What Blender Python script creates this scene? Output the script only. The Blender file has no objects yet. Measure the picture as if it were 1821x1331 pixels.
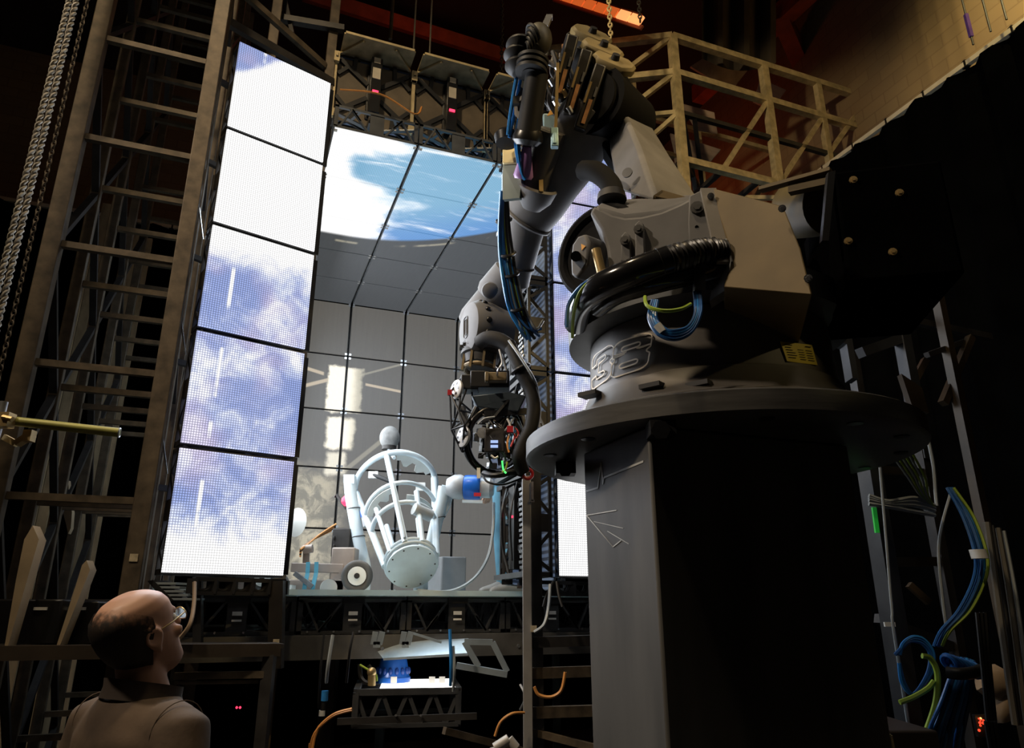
import bpy, bmesh, math, random
from mathutils import Vector as V, Matrix, Quaternion
C = bpy.context.scene.collection
R = math.radians
PI = math.pi
# ---------------------------------------------------------------- camera
FPX, CXP, CYP, PITCH, CH = 1266.0, 910.5, 665.5, R(18.15), 1.62
cp, sp = math.cos(PITCH), math.sin(PITCH)
EYE = V((0, 0, CH))
cam = bpy.data.cameras.new('camera')
cam.sensor_width = 36; cam.lens = FPX / 1821 * 36; cam.clip_start = .05; cam.clip_end = 200
camo = bpy.data.objects.new('camera', cam); C.objects.link(camo)
camo.location = EYE; camo.rotation_euler = (PI / 2 + PITCH, 0, 0)
bpy.context.scene.camera = camo
try:
    vs = bpy.context.scene.view_settings
    vs.view_transform = 'Standard'; vs.look = 'None'; vs.exposure = 0; vs.gamma = 1
except Exception: pass

def ray(px, py):
    u = (px - CXP) / FPX; v = (CYP - py) / FPX
    return V((u, cp - v * sp, sp + v * cp))
def P(px, py, Y):                      # the place Y metres ahead that is seen at this pixel
    d = ray(px, py); return EYE + d * (Y / d.y)
def PZ(px, py, z):                     # ... at this height
    d = ray(px, py); return EYE + d * ((z - CH) / d.z)
def PN(px, py, p0, n):                 # ... on this plane
    d = ray(px, py); return EYE + d * ((p0 - EYE).dot(n) / d.dot(n))
def PX(n, Y): return n / FPX * Y       # rough pixel size at depth Y
Z = V((0, 0, 1)); X = V((1, 0, 0)); YA = V((0, 1, 0))

# ---------------------------------------------------------------- materials
MATS = {}
def nodes_of(name):
    m = bpy.data.materials.new(name); m.use_nodes = True
    return m, m.node_tree.nodes, m.node_tree.links, m.node_tree.nodes['Principled BSDF']
def mat(name, col, rough=.5, metal=0., var=.25, scale=6., bump=0., spec=.5, emit=None, es=0., stretch=None):
    if name in MATS: return MATS[name]
    m, n, l, b = nodes_of(name)
    tc = n.new('ShaderNodeTexCoord'); nz = n.new('ShaderNodeTexNoise')
    nz.inputs['Scale'].default_value = scale; nz.inputs['Detail'].default_value = 6
    if stretch:
        mp = n.new('ShaderNodeMapping'); mp.inputs['Scale'].default_value = stretch
        l.new(tc.outputs['Object'], mp.inputs['Vector']); l.new(mp.outputs['Vector'], nz.inputs['Vector'])
    else: l.new(tc.outputs['Object'], nz.inputs['Vector'])
    rp = n.new('ShaderNodeValToRGB'); e = rp.color_ramp.elements
    e[0].position = .3; e[1].position = .72
    e[0].color = [c * (1 - var) for c in col] + [1]; e[1].color = [min(1, c * (1 + var)) for c in col] + [1]
    l.new(nz.outputs['Fac'], rp.inputs['Fac']); l.new(rp.outputs['Color'], b.inputs['Base Color'])
    b.inputs['Roughness'].default_value = rough; b.inputs['Metallic'].default_value = metal
    b.inputs['Specular IOR Level'].default_value = spec
    if bump:
        bp = n.new('ShaderNodeBump'); bp.inputs['Strength'].default_value = bump; bp.inputs['Distance'].default_value = .01
        l.new(nz.outputs['Fac'], bp.inputs['Height']); l.new(bp.outputs['Normal'], b.inputs['Normal'])
    if emit:
        b.inputs['Emission Color'].default_value = list(emit) + [1]; b.inputs['Emission Strength'].default_value = es
    MATS[name] = m; return m

class NT:                              # a small calculator over shader nodes
    def __init__(s, m): s.t = m.node_tree; s.n = s.t.nodes; s.l = s.t.links
    def put(s, sock, v):
        if isinstance(v, (int, float)): sock.default_value = v
        elif isinstance(v, (tuple, list)): sock.default_value = list(v) + ([1] if len(v) == 3 and sock.type == 'RGBA' else [])
        else: s.l.new(v, sock)
    def m(s, op, a, b=0., c=0., clamp=False):
        k = s.n.new('ShaderNodeMath'); k.operation = op; k.use_clamp = clamp
        s.put(k.inputs[0], a); s.put(k.inputs[1], b); s.put(k.inputs[2], c); return k.outputs[0]
    def step(s, v, lo, hi):            # 0 below lo, 1 above hi
        k = s.n.new('ShaderNodeMapRange'); k.interpolation_type = 'SMOOTHSTEP'
        s.put(k.inputs[0], v); s.put(k.inputs[1], lo); s.put(k.inputs[2], hi); k.inputs[3].default_value = 0; k.inputs[4].default_value = 1
        return k.outputs[0]
    def band(s, v, lo, hi, e): return s.m('MULTIPLY', s.step(v, lo - e, lo + e), s.m('SUBTRACT', 1, s.step(v, hi - e, hi + e)))
    def noise(s, vec, scale, detail=5, rough=.55, dist=0.):
        k = s.n.new('ShaderNodeTexNoise'); s.l.new(vec, k.inputs['Vector'])
        k.inputs['Scale'].default_value = scale; k.inputs['Detail'].default_value = detail; k.inputs['Roughness'].default_value = rough
        k.inputs['Distortion'].default_value = dist; return k.outputs['Fac']
    def vec(s, x, y, z):
        k = s.n.new('ShaderNodeCombineXYZ'); s.put(k.inputs[0], x); s.put(k.inputs[1], y); s.put(k.inputs[2], z); return k.outputs[0]
    def mix(s, f, a, b):
        k = s.n.new('ShaderNodeMix'); k.data_type = 'RGBA'; s.put(k.inputs[0], f); s.put(k.inputs[6], a); s.put(k.inputs[7], b); return k.outputs[2]
    def dot(s, va, vb):
        k = s.n.new('ShaderNodeVectorMath'); k.operation = 'DOT_PRODUCT'; s.put(k.inputs[0], va); s.put(k.inputs[1], vb); return k.outputs['Value']
    def sub(s, va, vb):
        k = s.n.new('ShaderNodeVectorMath'); k.operation = 'SUBTRACT'; s.put(k.inputs[0], va); s.put(k.inputs[1], vb); return k.outputs[0]

# ---------------------------------------------------------------- meshes
def perp(d):
    d = d.normalized(); a = Z if abs(d.z) < .9 else X
    s = d.cross(a).normalized(); return s, s.cross(d).normalized()
class MB:
    def __init__(s): s.bm = bmesh.new(); s.mi = 0; s.sm = False
    def _f(s, vs):
        try:
            f = s.bm.faces.new(vs); f.material_index = s.mi; f.smooth = s.sm; return f
        except ValueError: return None
    def hull8(s, p):                   # p: bottom four then top four
        v = [s.bm.verts.new(q) for q in p]
        for f in ((3,2,1,0),(4,5,6,7),(0,1,5,4),(1,2,6,5),(2,3,7,6),(3,0,4,7)): s._f([v[i] for i in f])
        return s
    def box(s, c, size, ax=None):
        c = V(c); ax = ax or (X, YA, Z); h = [V(a) * (k / 2) for a, k in zip(ax, size)]
        p = [c + h[0]*i + h[1]*j + h[2]*k for k in (-1, 1) for i, j in ((-1,-1),(1,-1),(1,1),(-1,1))]
        return s.hull8(p)
    def bar(s, p, q, w, h=None, side=None):
        p = V(p); q = V(q); d = (q - p)
        if d.length < 1e-6: return s
        h = h or w
        if side is None: a, b = perp(d)
        else:
            a = V(side) - d.normalized() * V(side).dot(d.normalized())
            if a.length < 1e-4: a = WD - d.normalized()*WD.dot(d.normalized())
            a.normalize(); b = a.cross(d.normalized())
        a = a * (w/2); b = b * (h/2)
        return s.hull8([p-a-b, p+a-b, p+a+b, p-a+b, q-a-b, q+a-b, q+a+b, q-a+b])
    def sweep(s, pts, r, n=8, closed=False, cap=True):
        pts = [V(p) for p in pts]; N = len(pts); old = s.sm; s.sm = True
        rr = r if isinstance(r, (list, tuple)) else [r] * N
        rings = []; up = None
        for i, p in enumerate(pts):
            a = pts[(i-1) % N] if (closed or i) else p; b = pts[(i+1) % N] if (closed or i < N-1) else p
            t = (b - a)
            if t.length < 1e-9: t = (pts[min(i+1, N-1)] - pts[max(i-1, 0)])
            if t.length < 1e-9: t = Z.copy()
            t.normalize()
            if up is None: up, _ = perp(t)
            up = up - t * up.dot(t)
            if up.length < 1e-6: up, _ = perp(t)
            up.normalize(); w = t.cross(up)
            rings.append([s.bm.verts.new(p + (up * math.cos(2*PI*k/n) + w * math.sin(2*PI*k/n)) * rr[i]) for k in range(n)])
        for i in range(N if closed else N-1):
            A = rings[i]; B = rings[(i+1) % N]
            for k in range(n): s._f([A[k], A[(k+1) % n], B[(k+1) % n], B[k]])
        s.sm = False
        if cap and not closed: s._f(list(reversed(rings[0]))); s._f(rings[-1])
        s.sm = old; return s
    def cyl(s, p, q, r, r1=None, n=20, sm=True):
        p = V(p); q = V(q); return s.lathe([(0, r), (1, r if r1 is None else r1)], p, q - p, n, scale=(q-p).length)
    def lathe(s, prof, o, axis, n=24, scale=1., cap=True, a0=0, a1=2*PI, sharp=True):
        o = V(o); ax = V(axis).normalized(); u, w = perp(ax)
        if abs(ax.z) > .99: u, w = X.copy(), YA.copy() * (1 if ax.z > 0 else -1)
        full = abs(a1 - a0 - 2*PI) < 1e-6; m = n if full else n + 1
        old = s.sm; rings = []
        for t, r in prof:
            rings.append([s.bm.verts.new(o + ax*(t*scale) + (u*math.cos(a0+(a1-a0)*k/n) + w*math.sin(a0+(a1-a0)*k/n))*max(r, 1e-5)) for k in range(m)])
        s.sm = True
        for A, B in zip(rings, rings[1:]):
            for k in range(n): s._f([A[k], A[(k+1) % m], B[(k+1) % m], B[k]])
        s.sm = False
        if cap and full: s._f(list(reversed(rings[0]))); s._f(rings[-1])
        s.sm = old; return s
    def prism(s, poly, vec):
        vec = V(vec); a = [s.bm.verts.new(V(p)) for p in poly]; b = [s.bm.verts.new(V(p) + vec) for p in poly]
        s._f(a); s._f(list(reversed(b))); n = len(a)
        for i in range(n): s._f([a[i], b[i], b[(i+1) % n], a[(i+1) % n]])
        return s
    def loft(s, rings, cap=True, smooth=True):
        vs = [[s.bm.verts.new(V(p)) for p in r] for r in rings]; n = len(vs[0]); s.sm = smooth
        for A, B in zip(vs, vs[1:]):
            for k in range(n): s._f([A[k], A[(k+1) % n], B[(k+1) % n], B[k]])
        if cap: s._f(list(reversed(vs[0]))); s._f(vs[-1])
        s.sm = False; return s
    def face(s, poly): s._f([s.bm.verts.new(V(p)) for p in poly]); return s
    def ball(s, c, r, ax=None, nu=16, nv=10):
        r = (r, r, r) if isinstance(r, (int, float)) else r; ax = ax or (X, YA, Z); c = V(c); rings = []
        for j in range(nv + 1):
            t = PI * j / nv - PI/2; k = max(math.cos(t), .004)
            rings.append([c + V(ax[0])*(r[0]*k*math.cos(2*PI*i/nu)) + V(ax[1])*(r[1]*k*math.sin(2*PI*i/nu)) + V(ax[2])*(r[2]*math.sin(t)) for i in range(nu)])
        return s.loft(rings)
    def torus(s, c, axis, Rr, r, n=28, m=8, a0=0, a1=2*PI, u=None):
        c = V(c); ax = V(axis).normalized()
        if u is None: a, b = perp(ax)
        else: a = (V(u) - ax * ax.dot(V(u))).normalized(); b = ax.cross(a)
        full = abs(a1 - a0 - 2*PI) < 1e-6
        pts = [c + (a*math.cos(a0+(a1-a0)*k/n) + b*math.sin(a0+(a1-a0)*k/n))*Rr for k in range(n if full else n+1)]
        return s.sweep(pts, r, m, closed=full)
    def build(s, name, mats, parent=None, bevel=0.):
        bm = s.bm
        bmesh.ops.recalc_face_normals(bm, faces=bm.faces)
        me = bpy.data.meshes.new(name)
        o = bpy.data.objects.new(name, me); C.objects.link(o)
        if parent is None:
            xs = [v.co for v in bm.verts]
            if xs:
                lo = V([min(c[i] for c in xs) for i in range(3)]); hi = V([max(c[i] for c in xs) for i in range(3)])
                o.location = ((lo.x+hi.x)/2, (lo.y+hi.y)/2, lo.z)
            off = o.location.copy()
        else:
            o.parent = parent; off = V((0,0,0)); p = parent
            while p: off += p.location; p = p.parent
        for v in bm.verts: v.co -= off
        bm.to_mesh(me); bm.free()
        me.set_sharp_from_angle(angle=R(42))
        for m_ in (mats if isinstance(mats, (list, tuple)) else [mats]): me.materials.append(m_)
        if bevel:
            bv = o.modifiers.new('bevel', 'BEVEL'); bv.width = bevel; bv.segments = 2; bv.limit_method = 'ANGLE'; bv.angle_limit = R(50)
        return o
def tag(o, label=None, cat=None, group=None, kind=None):
    if label: o['label'] = label
    if cat: o['category'] = cat
    if group: o['group'] = group
    if kind: o['kind'] = kind
    return o
def thing(name, label, cat, loc, group=None):
    o = bpy.data.objects.new(name, None); C.objects.link(o); o.location = loc; o.empty_display_size = .1
    return tag(o, label, cat, group)
def lab(o, text): o['label'] = text; return o
def kids(o): return [c for c in bpy.data.objects if c.parent == o]
def copy_tree(o, parent=None, _m=None):
    if _m is None:
        _m = {}
        for c in bpy.data.objects:
            if c.parent: _m.setdefault(c.parent.name, []).append(c)
    c = o.copy(); C.objects.link(c); c.parent = parent
    for ch in _m.get(o.name, []): copy_tree(ch, c, _m)
    return c
def spline(pts, n=8):                  # a smooth path through the points
    pts = [V(p) for p in pts]; out = []
    for i in range(len(pts)-1):
        p0 = pts[max(i-1,0)]; p1 = pts[i]; p2 = pts[i+1]; p3 = pts[min(i+2, len(pts)-1)]
        for k in range(n):
            t = k/n
            out.append(.5*((2*p1)+(p2-p0)*t+(2*p0-5*p1+4*p2-p3)*t*t+(3*p1-p0-3*p2+p3)*t**3))
    out.append(pts[-1]); return out
def cable(name, pts, r, m, label=None, cat='cable', group=None, parent=None, n=6, k=8):
    o = MB().sweep(spline(pts, k), r, n).build(name, m, parent)
    if parent is None: tag(o, label, cat, group)
    return o
rnd = random.Random(7)

# the light box stands turned 21 degrees; W runs along its front, D into its depth
WD = V((math.cos(R(21)), math.sin(R(21)), 0)); DD = V((-math.sin(R(21)), math.cos(R(21)), 0))
O = V((-1.24, 4.15, 0)); S = .605
ZF = CH + .135; ZC = ZF + 5*S
def B(a, b, z): return O + WD*a + DD*b + Z*z

# colours
M = {}
M['steel'] = mat('worn_brown_steel', (.098,.074,.048), .55, .25, .45, 14, .1)
M['steel_d'] = mat('dark_steel', (.035,.032,.03), .5, .3, .4, 10)
M['steel_l'] = mat('bare_steel', (.42,.43,.44), .35, .8, .3, 20)
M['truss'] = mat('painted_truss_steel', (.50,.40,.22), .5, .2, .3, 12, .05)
M['black'] = mat('matt_black_metal', (.012,.012,.013), .45, .2, .3, 10)
M['blackp'] = mat('black_plastic', (.008,.008,.009), .3, 0, .3, 10)
M['rubber'] = mat('black_rubber', (.010,.010,.010), .55, 0, .3, 12, spec=.35)
M['robot'] = mat('charcoal_robot_paint', (.145,.142,.140), .6, .0, .14, 9, .03, spec=.3)
M['robot_d'] = mat('dark_robot_paint', (.045,.043,.042), .55, .0, .2, 6, spec=.3)
M['flange'] = mat('worn_flange_steel', (.075,.073,.07), .42, .3, .35, 5, .05, stretch=(1,1,8))
M['zinc'] = mat('zinc_sheet_metal', (.125,.088,.038), .6, .0, .25, 5, spec=.25)
M['white'] = mat('white_rig_paint', (.60,.68,.72), .4, .05, .1, 9)
M['blue'] = mat('blue_motor_paint', (.015,.13,.55), .3, .1, .2, 8)
M['cblue'] = mat('blue_cable', (.02,.11,.34), .35, 0, .2, 8)
M['cblue_l'] = mat('light_blue_cable', (.03,.21,.55), .3, 0, .2, 8)
M['cgreen'] = mat('green_yellow_cable', (.30,.42,.04), .4, 0, .2, 8)
M['cgrey'] = mat('grey_cable', (.30,.33,.34), .4, 0, .2, 8)
M['corange'] = mat('orange_cable', (.62,.27,.07), .4, 0, .2, 8)
M['wood'] = mat('bare_plywood', (.36,.27,.16), .7, 0, .3, 5, .1, stretch=(1,6,1))
M['brass'] = mat('brass', (.50,.36,.16), .4, .7, .2, 9)
M['silver'] = mat('bright_silver', (.75,.76,.77), .25, .9, .1, 9)
M['label'] = mat('white_label', (.8,.8,.76), .5, 0, .05, 9)
M['red'] = mat('red_plastic', (.5,.02,.03), .4, 0, .2, 9)
M['redled'] = mat('red_led', (.4,.0,.02), .4, 0, .1, 9, emit=(1,.03,.08), es=3)
M['greenled'] = mat('green_led', (0,.4,.05), .4, 0, .1, 9, emit=(.1,1,.2), es=1.2)
M['yellow'] = mat('yellow_label', (.62,.47,.03), .45, 0, .12, 20)
# ================================================================ the stage
def struct(name, mb, m):
    o = mb.build(name, m); o['kind'] = 'structure'; return o
A0, A1, B0, B1, ZR = -5.6, 6.2, -9.0, 6.4, 9.6
mw, n, l, b = nodes_of('brick_stage_wall'); t = NT(mw)
tc = n.new('ShaderNodeTexCoord'); br = n.new('ShaderNodeTexBrick'); geo_ = n.new('ShaderNodeNewGeometry'); l.new(t.vec(t.dot(geo_.outputs['Position'], tuple(WD+DD)), t.dot(geo_.outputs['Position'], (0,0,1)), 0), br.inputs['Vector'])
br.inputs['Scale'].default_value = 1.6; br.inputs['Color1'].default_value = (.20,.14,.075,1); br.inputs['Color2'].default_value = (.25,.175,.09,1)
br.inputs['Mortar'].default_value = (.17,.115,.06,1); br.inputs['Mortar Size'].default_value = .012
nz = t.noise(tc.outputs['Object'], 1.3); l.new(t.mix(t.m('MULTIPLY', nz, .7), br.outputs['Color'], (.16,.10,.06)), b.inputs['Base Color'])
b.inputs['Roughness'].default_value = .85
mf = mat('dark_stage_floor', (.03,.027,.025), .6, 0, .4, 2)
mc = mat('dark_ceiling', (.022,.014,.011), .8, 0, .4, 1)
def slab(a0, a1, b0, b1, z0, z1): return MB().hull8([B(a0,b0,z0),B(a1,b0,z0),B(a1,b1,z0),B(a0,b1,z0),B(a0,b0,z1),B(a1,b0,z1),B(a1,b1,z1),B(a0,b1,z1)])
struct('floor', slab(A0,A1,B0,B1,-.1,0), mf)
struct('ceiling', slab(A0,A1,B0,B1,ZR,ZR+.1), mc)
struct('wall_back', slab(A0,A1,B1,B1+.1,0,ZR), mw)
struct('wall_front', slab(A0,A1,B0-.1,B0,0,ZR), mc)
struct('wall_left', slab(A0-.1,A0,B0,B1,0,ZR), mw)
struct('wall_right', slab(A1,A1+.1,B0,B1,0,ZR), mw)
mbm = mat('red_ceiling_beam', (.32,.07,.03), .6, .1, .3, 6)
# red roof beams
p = P(540,-12,7.2); q = P(925,108,8.55)
struct('trim_1', MB().bar(p, q, .16, .17, side=WD), mbm)
for k, (x0,y0,Y0,x1,y1,Y1) in enumerate([(1385,20,7.4,1520,330,10.2),(1440,-20,7.0,1240,170,9.2),(1310,180,9.6,1620,120,8.4)]):
    struct('trim_%d' % (k+2), MB().bar(P(x0,y0,Y0), P(x1,y1,Y1), .2, .28), mbm)
# black drapes with a pale batten along their top edges
md = mat('black_drape', (.0015,.0015,.0015), 1, 0, .3, 3, spec=.0)
mbat = mat('pale_batten', (.55,.47,.34), .6, 0, .2, 4)
def drape(name, a, b, axis, length, ztop, label):
    t_ = thing(name, label, 'curtain', B(a, b, 0))
    d = WD if axis == 'W' else DD; nrm = DD if axis == 'W' else WD
    rows = []
    N = int(length * 9)
    for z in (0.02, ztop*.5, ztop-.02):
        r = [B(a,b,0) + d*(length*i/N) + nrm*(.05*math.sin(i*1.9)+.02*math.sin(i*.73)) + Z*z for i in range(N+1)]
        rows.append(r)
    mb = MB(); vs = [[mb.bm.verts.new(p) for p in r] for r in rows]; mb.sm = True
    for A_, B_ in zip(vs, vs[1:]):
        for i in range(N): mb._f([A_[i], A_[i+1], B_[i+1], B_[i]])
    mb.build('cloth', md, t_)
    MB().bar(B(a,b,ztop)+d*0, B(a,b,ztop)+d*length, .05).build('batten', mbat, t_)
    for i in range(int(length/.45)):
        p = B(a,b,ztop)+d*(.2+i*.45); MB().box(p, (.05,.05,.075)).build('tie', M['black'], t_)
    return t_
drape('stage_drape', 5.62, -8.6, 'D', 14.6, CH+4.86, 'tall black drape hung below the warm-lit brick wall')
drape('stage_drape', -5.4, 5.55, 'W', 10.6, CH+5.02, 'long black drape behind the light box and ladder tower')

# ================================================================ LED panels
DOT = 2*PI/(S/48)
def led_mat(name): 
    m, n, l, b = nodes_of(name); t = NT(m)
    b.inputs['Base Color'].default_value = (.03,.03,.032,1); b.inputs['Roughness'].default_value = .5
    geo = n.new('ShaderNodeNewGeometry'); pos = geo.outputs['Position']
    return m, t, b, t.sub(pos, tuple(O))
def dots(t, u, v, lo):                 # the pixel grid of the LED face
    a = t.m('MULTIPLY', t.m('ADD', t.m('SINE', t.m('MULTIPLY', u, DOT)), 1), .5)
    c = t.m('MULTIPLY', t.m('ADD', t.m('SINE', t.m('MULTIPLY', v, DOT)), 1), .5)
    d = t.step(t.m('MULTIPLY', a, c), .02, .45)
    return t.m('ADD', lo, t.m('MULTIPLY', d, 1-lo))
def rectmask(t, a, z, a0, a1, z0, z1, e=.03): return t.m('MULTIPLY', t.band(a, min(a0,a1), max(a0,a1), e), t.band(z, min(z0,z1), max(z0,z1), e))

# doors: bright drifting cloud
DL = V((.785,.619,0)); DLn = V((-.619,.785,0)); PL = V((-1.668, 3.50, 0))      # the open door on the ladder side
DRt = V((math.cos(R(19)), math.sin(R(19)), 0)); DRn = V((-math.sin(R(19)), math.cos(R(19)), 0)); PR = V((.262, 4.12, 0))
def door_mat(name, org, d, seed, kind):
    m, t, b, rel = led_mat(name)
    rel = t.sub(rel, tuple(V((org.x,org.y,0)) - V((O.x,O.y,0))))
    s = t.dot(rel, tuple(d)); z = t.m('SUBTRACT', t.dot(rel, (0,0,1)), ZF)
    vec = t.vec(s, z, seed)
    c1 = t.noise(vec, 1.7, 6, .6, .4); c2 = t.noise(vec, 6.5, 5, .6, .8)
    cl = t.m('ADD', t.m('MULTIPLY', c1, .75), t.m('MULTIPLY', c2, .45))
    if kind == 'L':
        up = t.m('MULTIPLY', t.step(z, 1.55, 2.15), .75)
        corner = t.m('MULTIPLY', t.step(t.m('SUBTRACT', z, t.m('MULTIPLY', s, .9)), 2.72, 3.0), -.9)
        low = t.m('MULTIPLY', t.m('SUBTRACT', 1, t.step(z, -.05, .4)), .38)
        w = t.m('ADD', t.m('ADD', cl, up), t.m('ADD', corner, low))
    else:
        up = t.m('MULTIPLY', t.m('SUBTRACT', 1, t.step(z, .45, .85)), .7)
        w = t.m('ADD', cl, up)
    mask = t.step(w, .50, .84)
    st = t.m('MULTIPLY', t.band(t.m('ADD', s, t.m('MULTIPLY', z, -.012)), .118, .138, .006), t.step(t.noise(t.vec(0, z, seed+3.3), 4.2, 2), .47, .53)) if kind == 'L' else 0.
    mask = t.m('MAXIMUM', mask, st)
    pink = t.noise(t.vec(s, z, seed+9), 2.2, 2)
    base = t.mix(t.step(pink, .42, .62), (.40,.52,1.0), (.70,.63,.98))
    col = t.mix(mask, base, (1.,1.,1.))
    dd = dots(t, s, z, .42)
    amp = t.m('ADD', .95, t.m('MULTIPLY', mask, .75))
    t.put(b.inputs['Emission Color'], col); t.put(b.inputs['Emission Strength'], t.m('MULTIPLY', amp, dd))
    return m
MD_L = door_mat('led_cloud_bright', PL, DL, 1.7, 'L')
MD_R = door_mat('led_cloud_far', PR, DRt, 5.1, 'R')
# ceiling: the blue planet's edge, then dark panels with reflected light put into emission
MCE, t, b, rel = led_mat('led_sky')
a = t.dot(rel, tuple(WD)); bb = t.dot(rel, tuple(DD))
vec = t.vec(a, t.m('MULTIPLY', bb, 1.6), 2.)
c1 = t.noise(vec, 1.5, 7, .6, .6); c2 = t.noise(t.vec(t.m('MULTIPLY', a, .6), t.m('MULTIPLY', bb, 3.2), 4.), 3.2, 6, .62, .5)
lim = t.m('SUBTRACT', 1.50, t.m('MULTIPLY', t.m('POWER', t.m('MAXIMUM', t.m('SUBTRACT', a, .3), 0), 2.), .36))
sky = t.m('SUBTRACT', 1, t.step(t.m('SUBTRACT', bb, lim), -.03, .03))
soft_ = t.noise(vec, 2.6, 5, .55, .4)
left = t.m('MULTIPLY', t.m('SUBTRACT', 1, t.step(t.m('ADD', t.m('ADD', a, t.m('MULTIPLY', t.m('SUBTRACT', soft_, .5), .9)), t.m('MULTIPLY', t.m('MULTIPLY', t.band(bb, .22, .62, .14), t.step(a, .0, .30)), .56)), .38, .82)), .78)
thin = t.m('MULTIPLY', t.step(c2, .50, .78), .75)
cl = t.m('MAXIMUM', left, t.m('MULTIPLY', thin, t.step(c1, .36, .58)))
cl = t.m('MINIMUM', t.m('MULTIPLY', cl, 1.35), 1)
nearlim = t.step(t.m('SUBTRACT', bb, lim), -.75, 0.)
blue = t.mix(nearlim, (.30,.62,.90), (.16,.42,.90))
col = t.mix(cl, blue, (1,1,1)); dark = t.mix(t.noise(t.vec(t.m('MULTIPLY', a, 9), bb, 0), 4, 3), (.058,.064,.070), (.080,.086,.092))
streak = t.m('MULTIPLY', t.band(t.m('SUBTRACT', bb, lim), .10, .13, .02), t.step(t.noise(t.vec(a, 0, 7), 3.2, 2), .52, .58))
dark = t.mix(streak, dark, (.5,.46,.35))
amp = t.m('ADD', .92, t.m('MULTIPLY', cl, .55)); dd = dots(t, a, bb, .62)
t.put(b.inputs['Emission Color'], t.mix(sky, dark, col))
t.put(b.inputs['Emission Strength'], t.m('MULTIPLY', t.m('ADD', t.m('MULTIPLY', sky, amp), t.m('MULTIPLY', t.m('SUBTRACT', 1, sky), .95)), dd))
# back wall: a white spacecraft over grey emission standing in for reflected room light
pb = B(0, 5*S, 0)
def az(px, py):
    q = PN(px, py, pb, DD) - O; return q.dot(WD), q.z
MBK, t, b, rel = led_mat('led_spacecraft')
a = t.dot(rel, tuple(WD)); z = t.dot(rel, (0,0,1))
lines = t.noise(t.vec(t.m('MULTIPLY', a, 40), t.m('MULTIPLY', z, 1.2), 3), 1.5, 3)
soft = t.noise(t.vec(a, z, 1), 1.1, 3)
dark = t.mix(lines, (.095,.088,.076), (.135,.125,.108)); dark = t.mix(t.m('MULTIPLY', soft, .45), dark, (.16,.15,.13))
wob = t.m('MULTIPLY', t.m('SUBTRACT', t.noise(t.vec(a, z, 8), 9, 4), .5), .10)
aw = t.m('ADD', a, wob); zw = t.m('ADD', z, wob)
def rp(x0, y0, x1, y1, e=.02): 
    (a0, z0), (a1, z1) = az(x0, y0), az(x1, y1); return rectmask(t, aw, zw, a0, a1, z0, z1, e)
def slant(x0, y0, x1, y1, hw):         # a thin slanted bar
    (a0, z0), (a1, z1) = az(x0, y0), az(x1, y1); k = (z1-z0)/(a1-a0)
    dz = t.m('SUBTRACT', z, t.m('ADD', z0 - k*a0, t.m('MULTIPLY', a, k)))
    return t.m('MULTIPLY', t.band(dz, -hw, hw, hw*.4), t.band(a, min(a0,a1), max(a0,a1), .01))
craft = rp(585,650,640,736)
craft = t.m('MAXIMUM', craft, rp(583,742,626,800,.025)); craft = t.m('MAXIMUM', craft, t.m('MULTIPLY', rp(582,804,612,845,.03), .7))
panels = t.m('MAXIMUM', slant(650,684,713,697,.014), t.m('MAXIMUM', slant(535,652,576,665,.018), slant(535,688,583,676,.02)))
truss_ = t.m('MULTIPLY', t.m('MAXIMUM', slant(640,668,716,648,.012), slant(612,838,690,775,.03)), .35)
a_, z_ = az(612, 850)
glow = t.m('MULTIPLY', t.m('SUBTRACT', 1, t.step(t.m('ADD', a, t.m('MULTIPLY', wob, 2.5)), a_-.25, a_+.12)), t.m('SUBTRACT', 1, t.step(t.m('ADD', z, t.m('MULTIPLY', wob, 2)), z_-.1, z_+.2)))
a2, z2 = az(690, 985); glow2 = t.m('MULTIPLY', t.m('SUBTRACT', 1, t.step(aw, a2-.15, a2+.02)), t.band(zw, z2, z2+.20, .05))
rough = t.noise(t.vec(a, z, 4), 7, 5, .65, .8)
earth = t.mix(t.step(rough, .40, .62), (.26,.24,.18), (.62,.55,.40))
col = t.mix(t.m('MULTIPLY', t.m('MAXIMUM', glow, t.m('MULTIPLY', glow2, .7)), .9), dark, earth)
col = t.mix(truss_, col, (.7,.65,.5)); col = t.mix(t.m('MULTIPLY', panels, .8), col, (.75,.62,.45))
shade = t.mix(t.step(t.m('ADD', a, t.m('MULTIPLY', wob, .6)), az(618,700)[0], az(640,700)[0]), (1.35,1.25,1.02), (.62,.57,.44))
col = t.mix(craft, col, shade)
t.put(b.inputs['Emission Color'], col); t.put(b.inputs['Emission Strength'], dots(t, a, z, .75))
MDK, t, b, rel = led_mat('led_dark')
q = t.dot(rel, tuple(DD)); z = t.dot(rel, (0,0,1))
t.put(b.inputs['Emission Color'], t.mix(t.band(t.m('FRACT', t.m('MULTIPLY', z, 26)), .25, .75, .1), (.012,.018,.03), (.07,.10,.16))); b.inputs['Emission Strength'].default_value = .8
MFL = mat('led_floor_face', (.02,.02,.022), .4, 0, .1, 10)
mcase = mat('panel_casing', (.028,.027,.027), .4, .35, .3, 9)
mcasel = mat('panel_casing_lit', (.075,.08,.085), .4, .4, .25, 9)  # brighter copy of the casing, its lit look put into the colour
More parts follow.
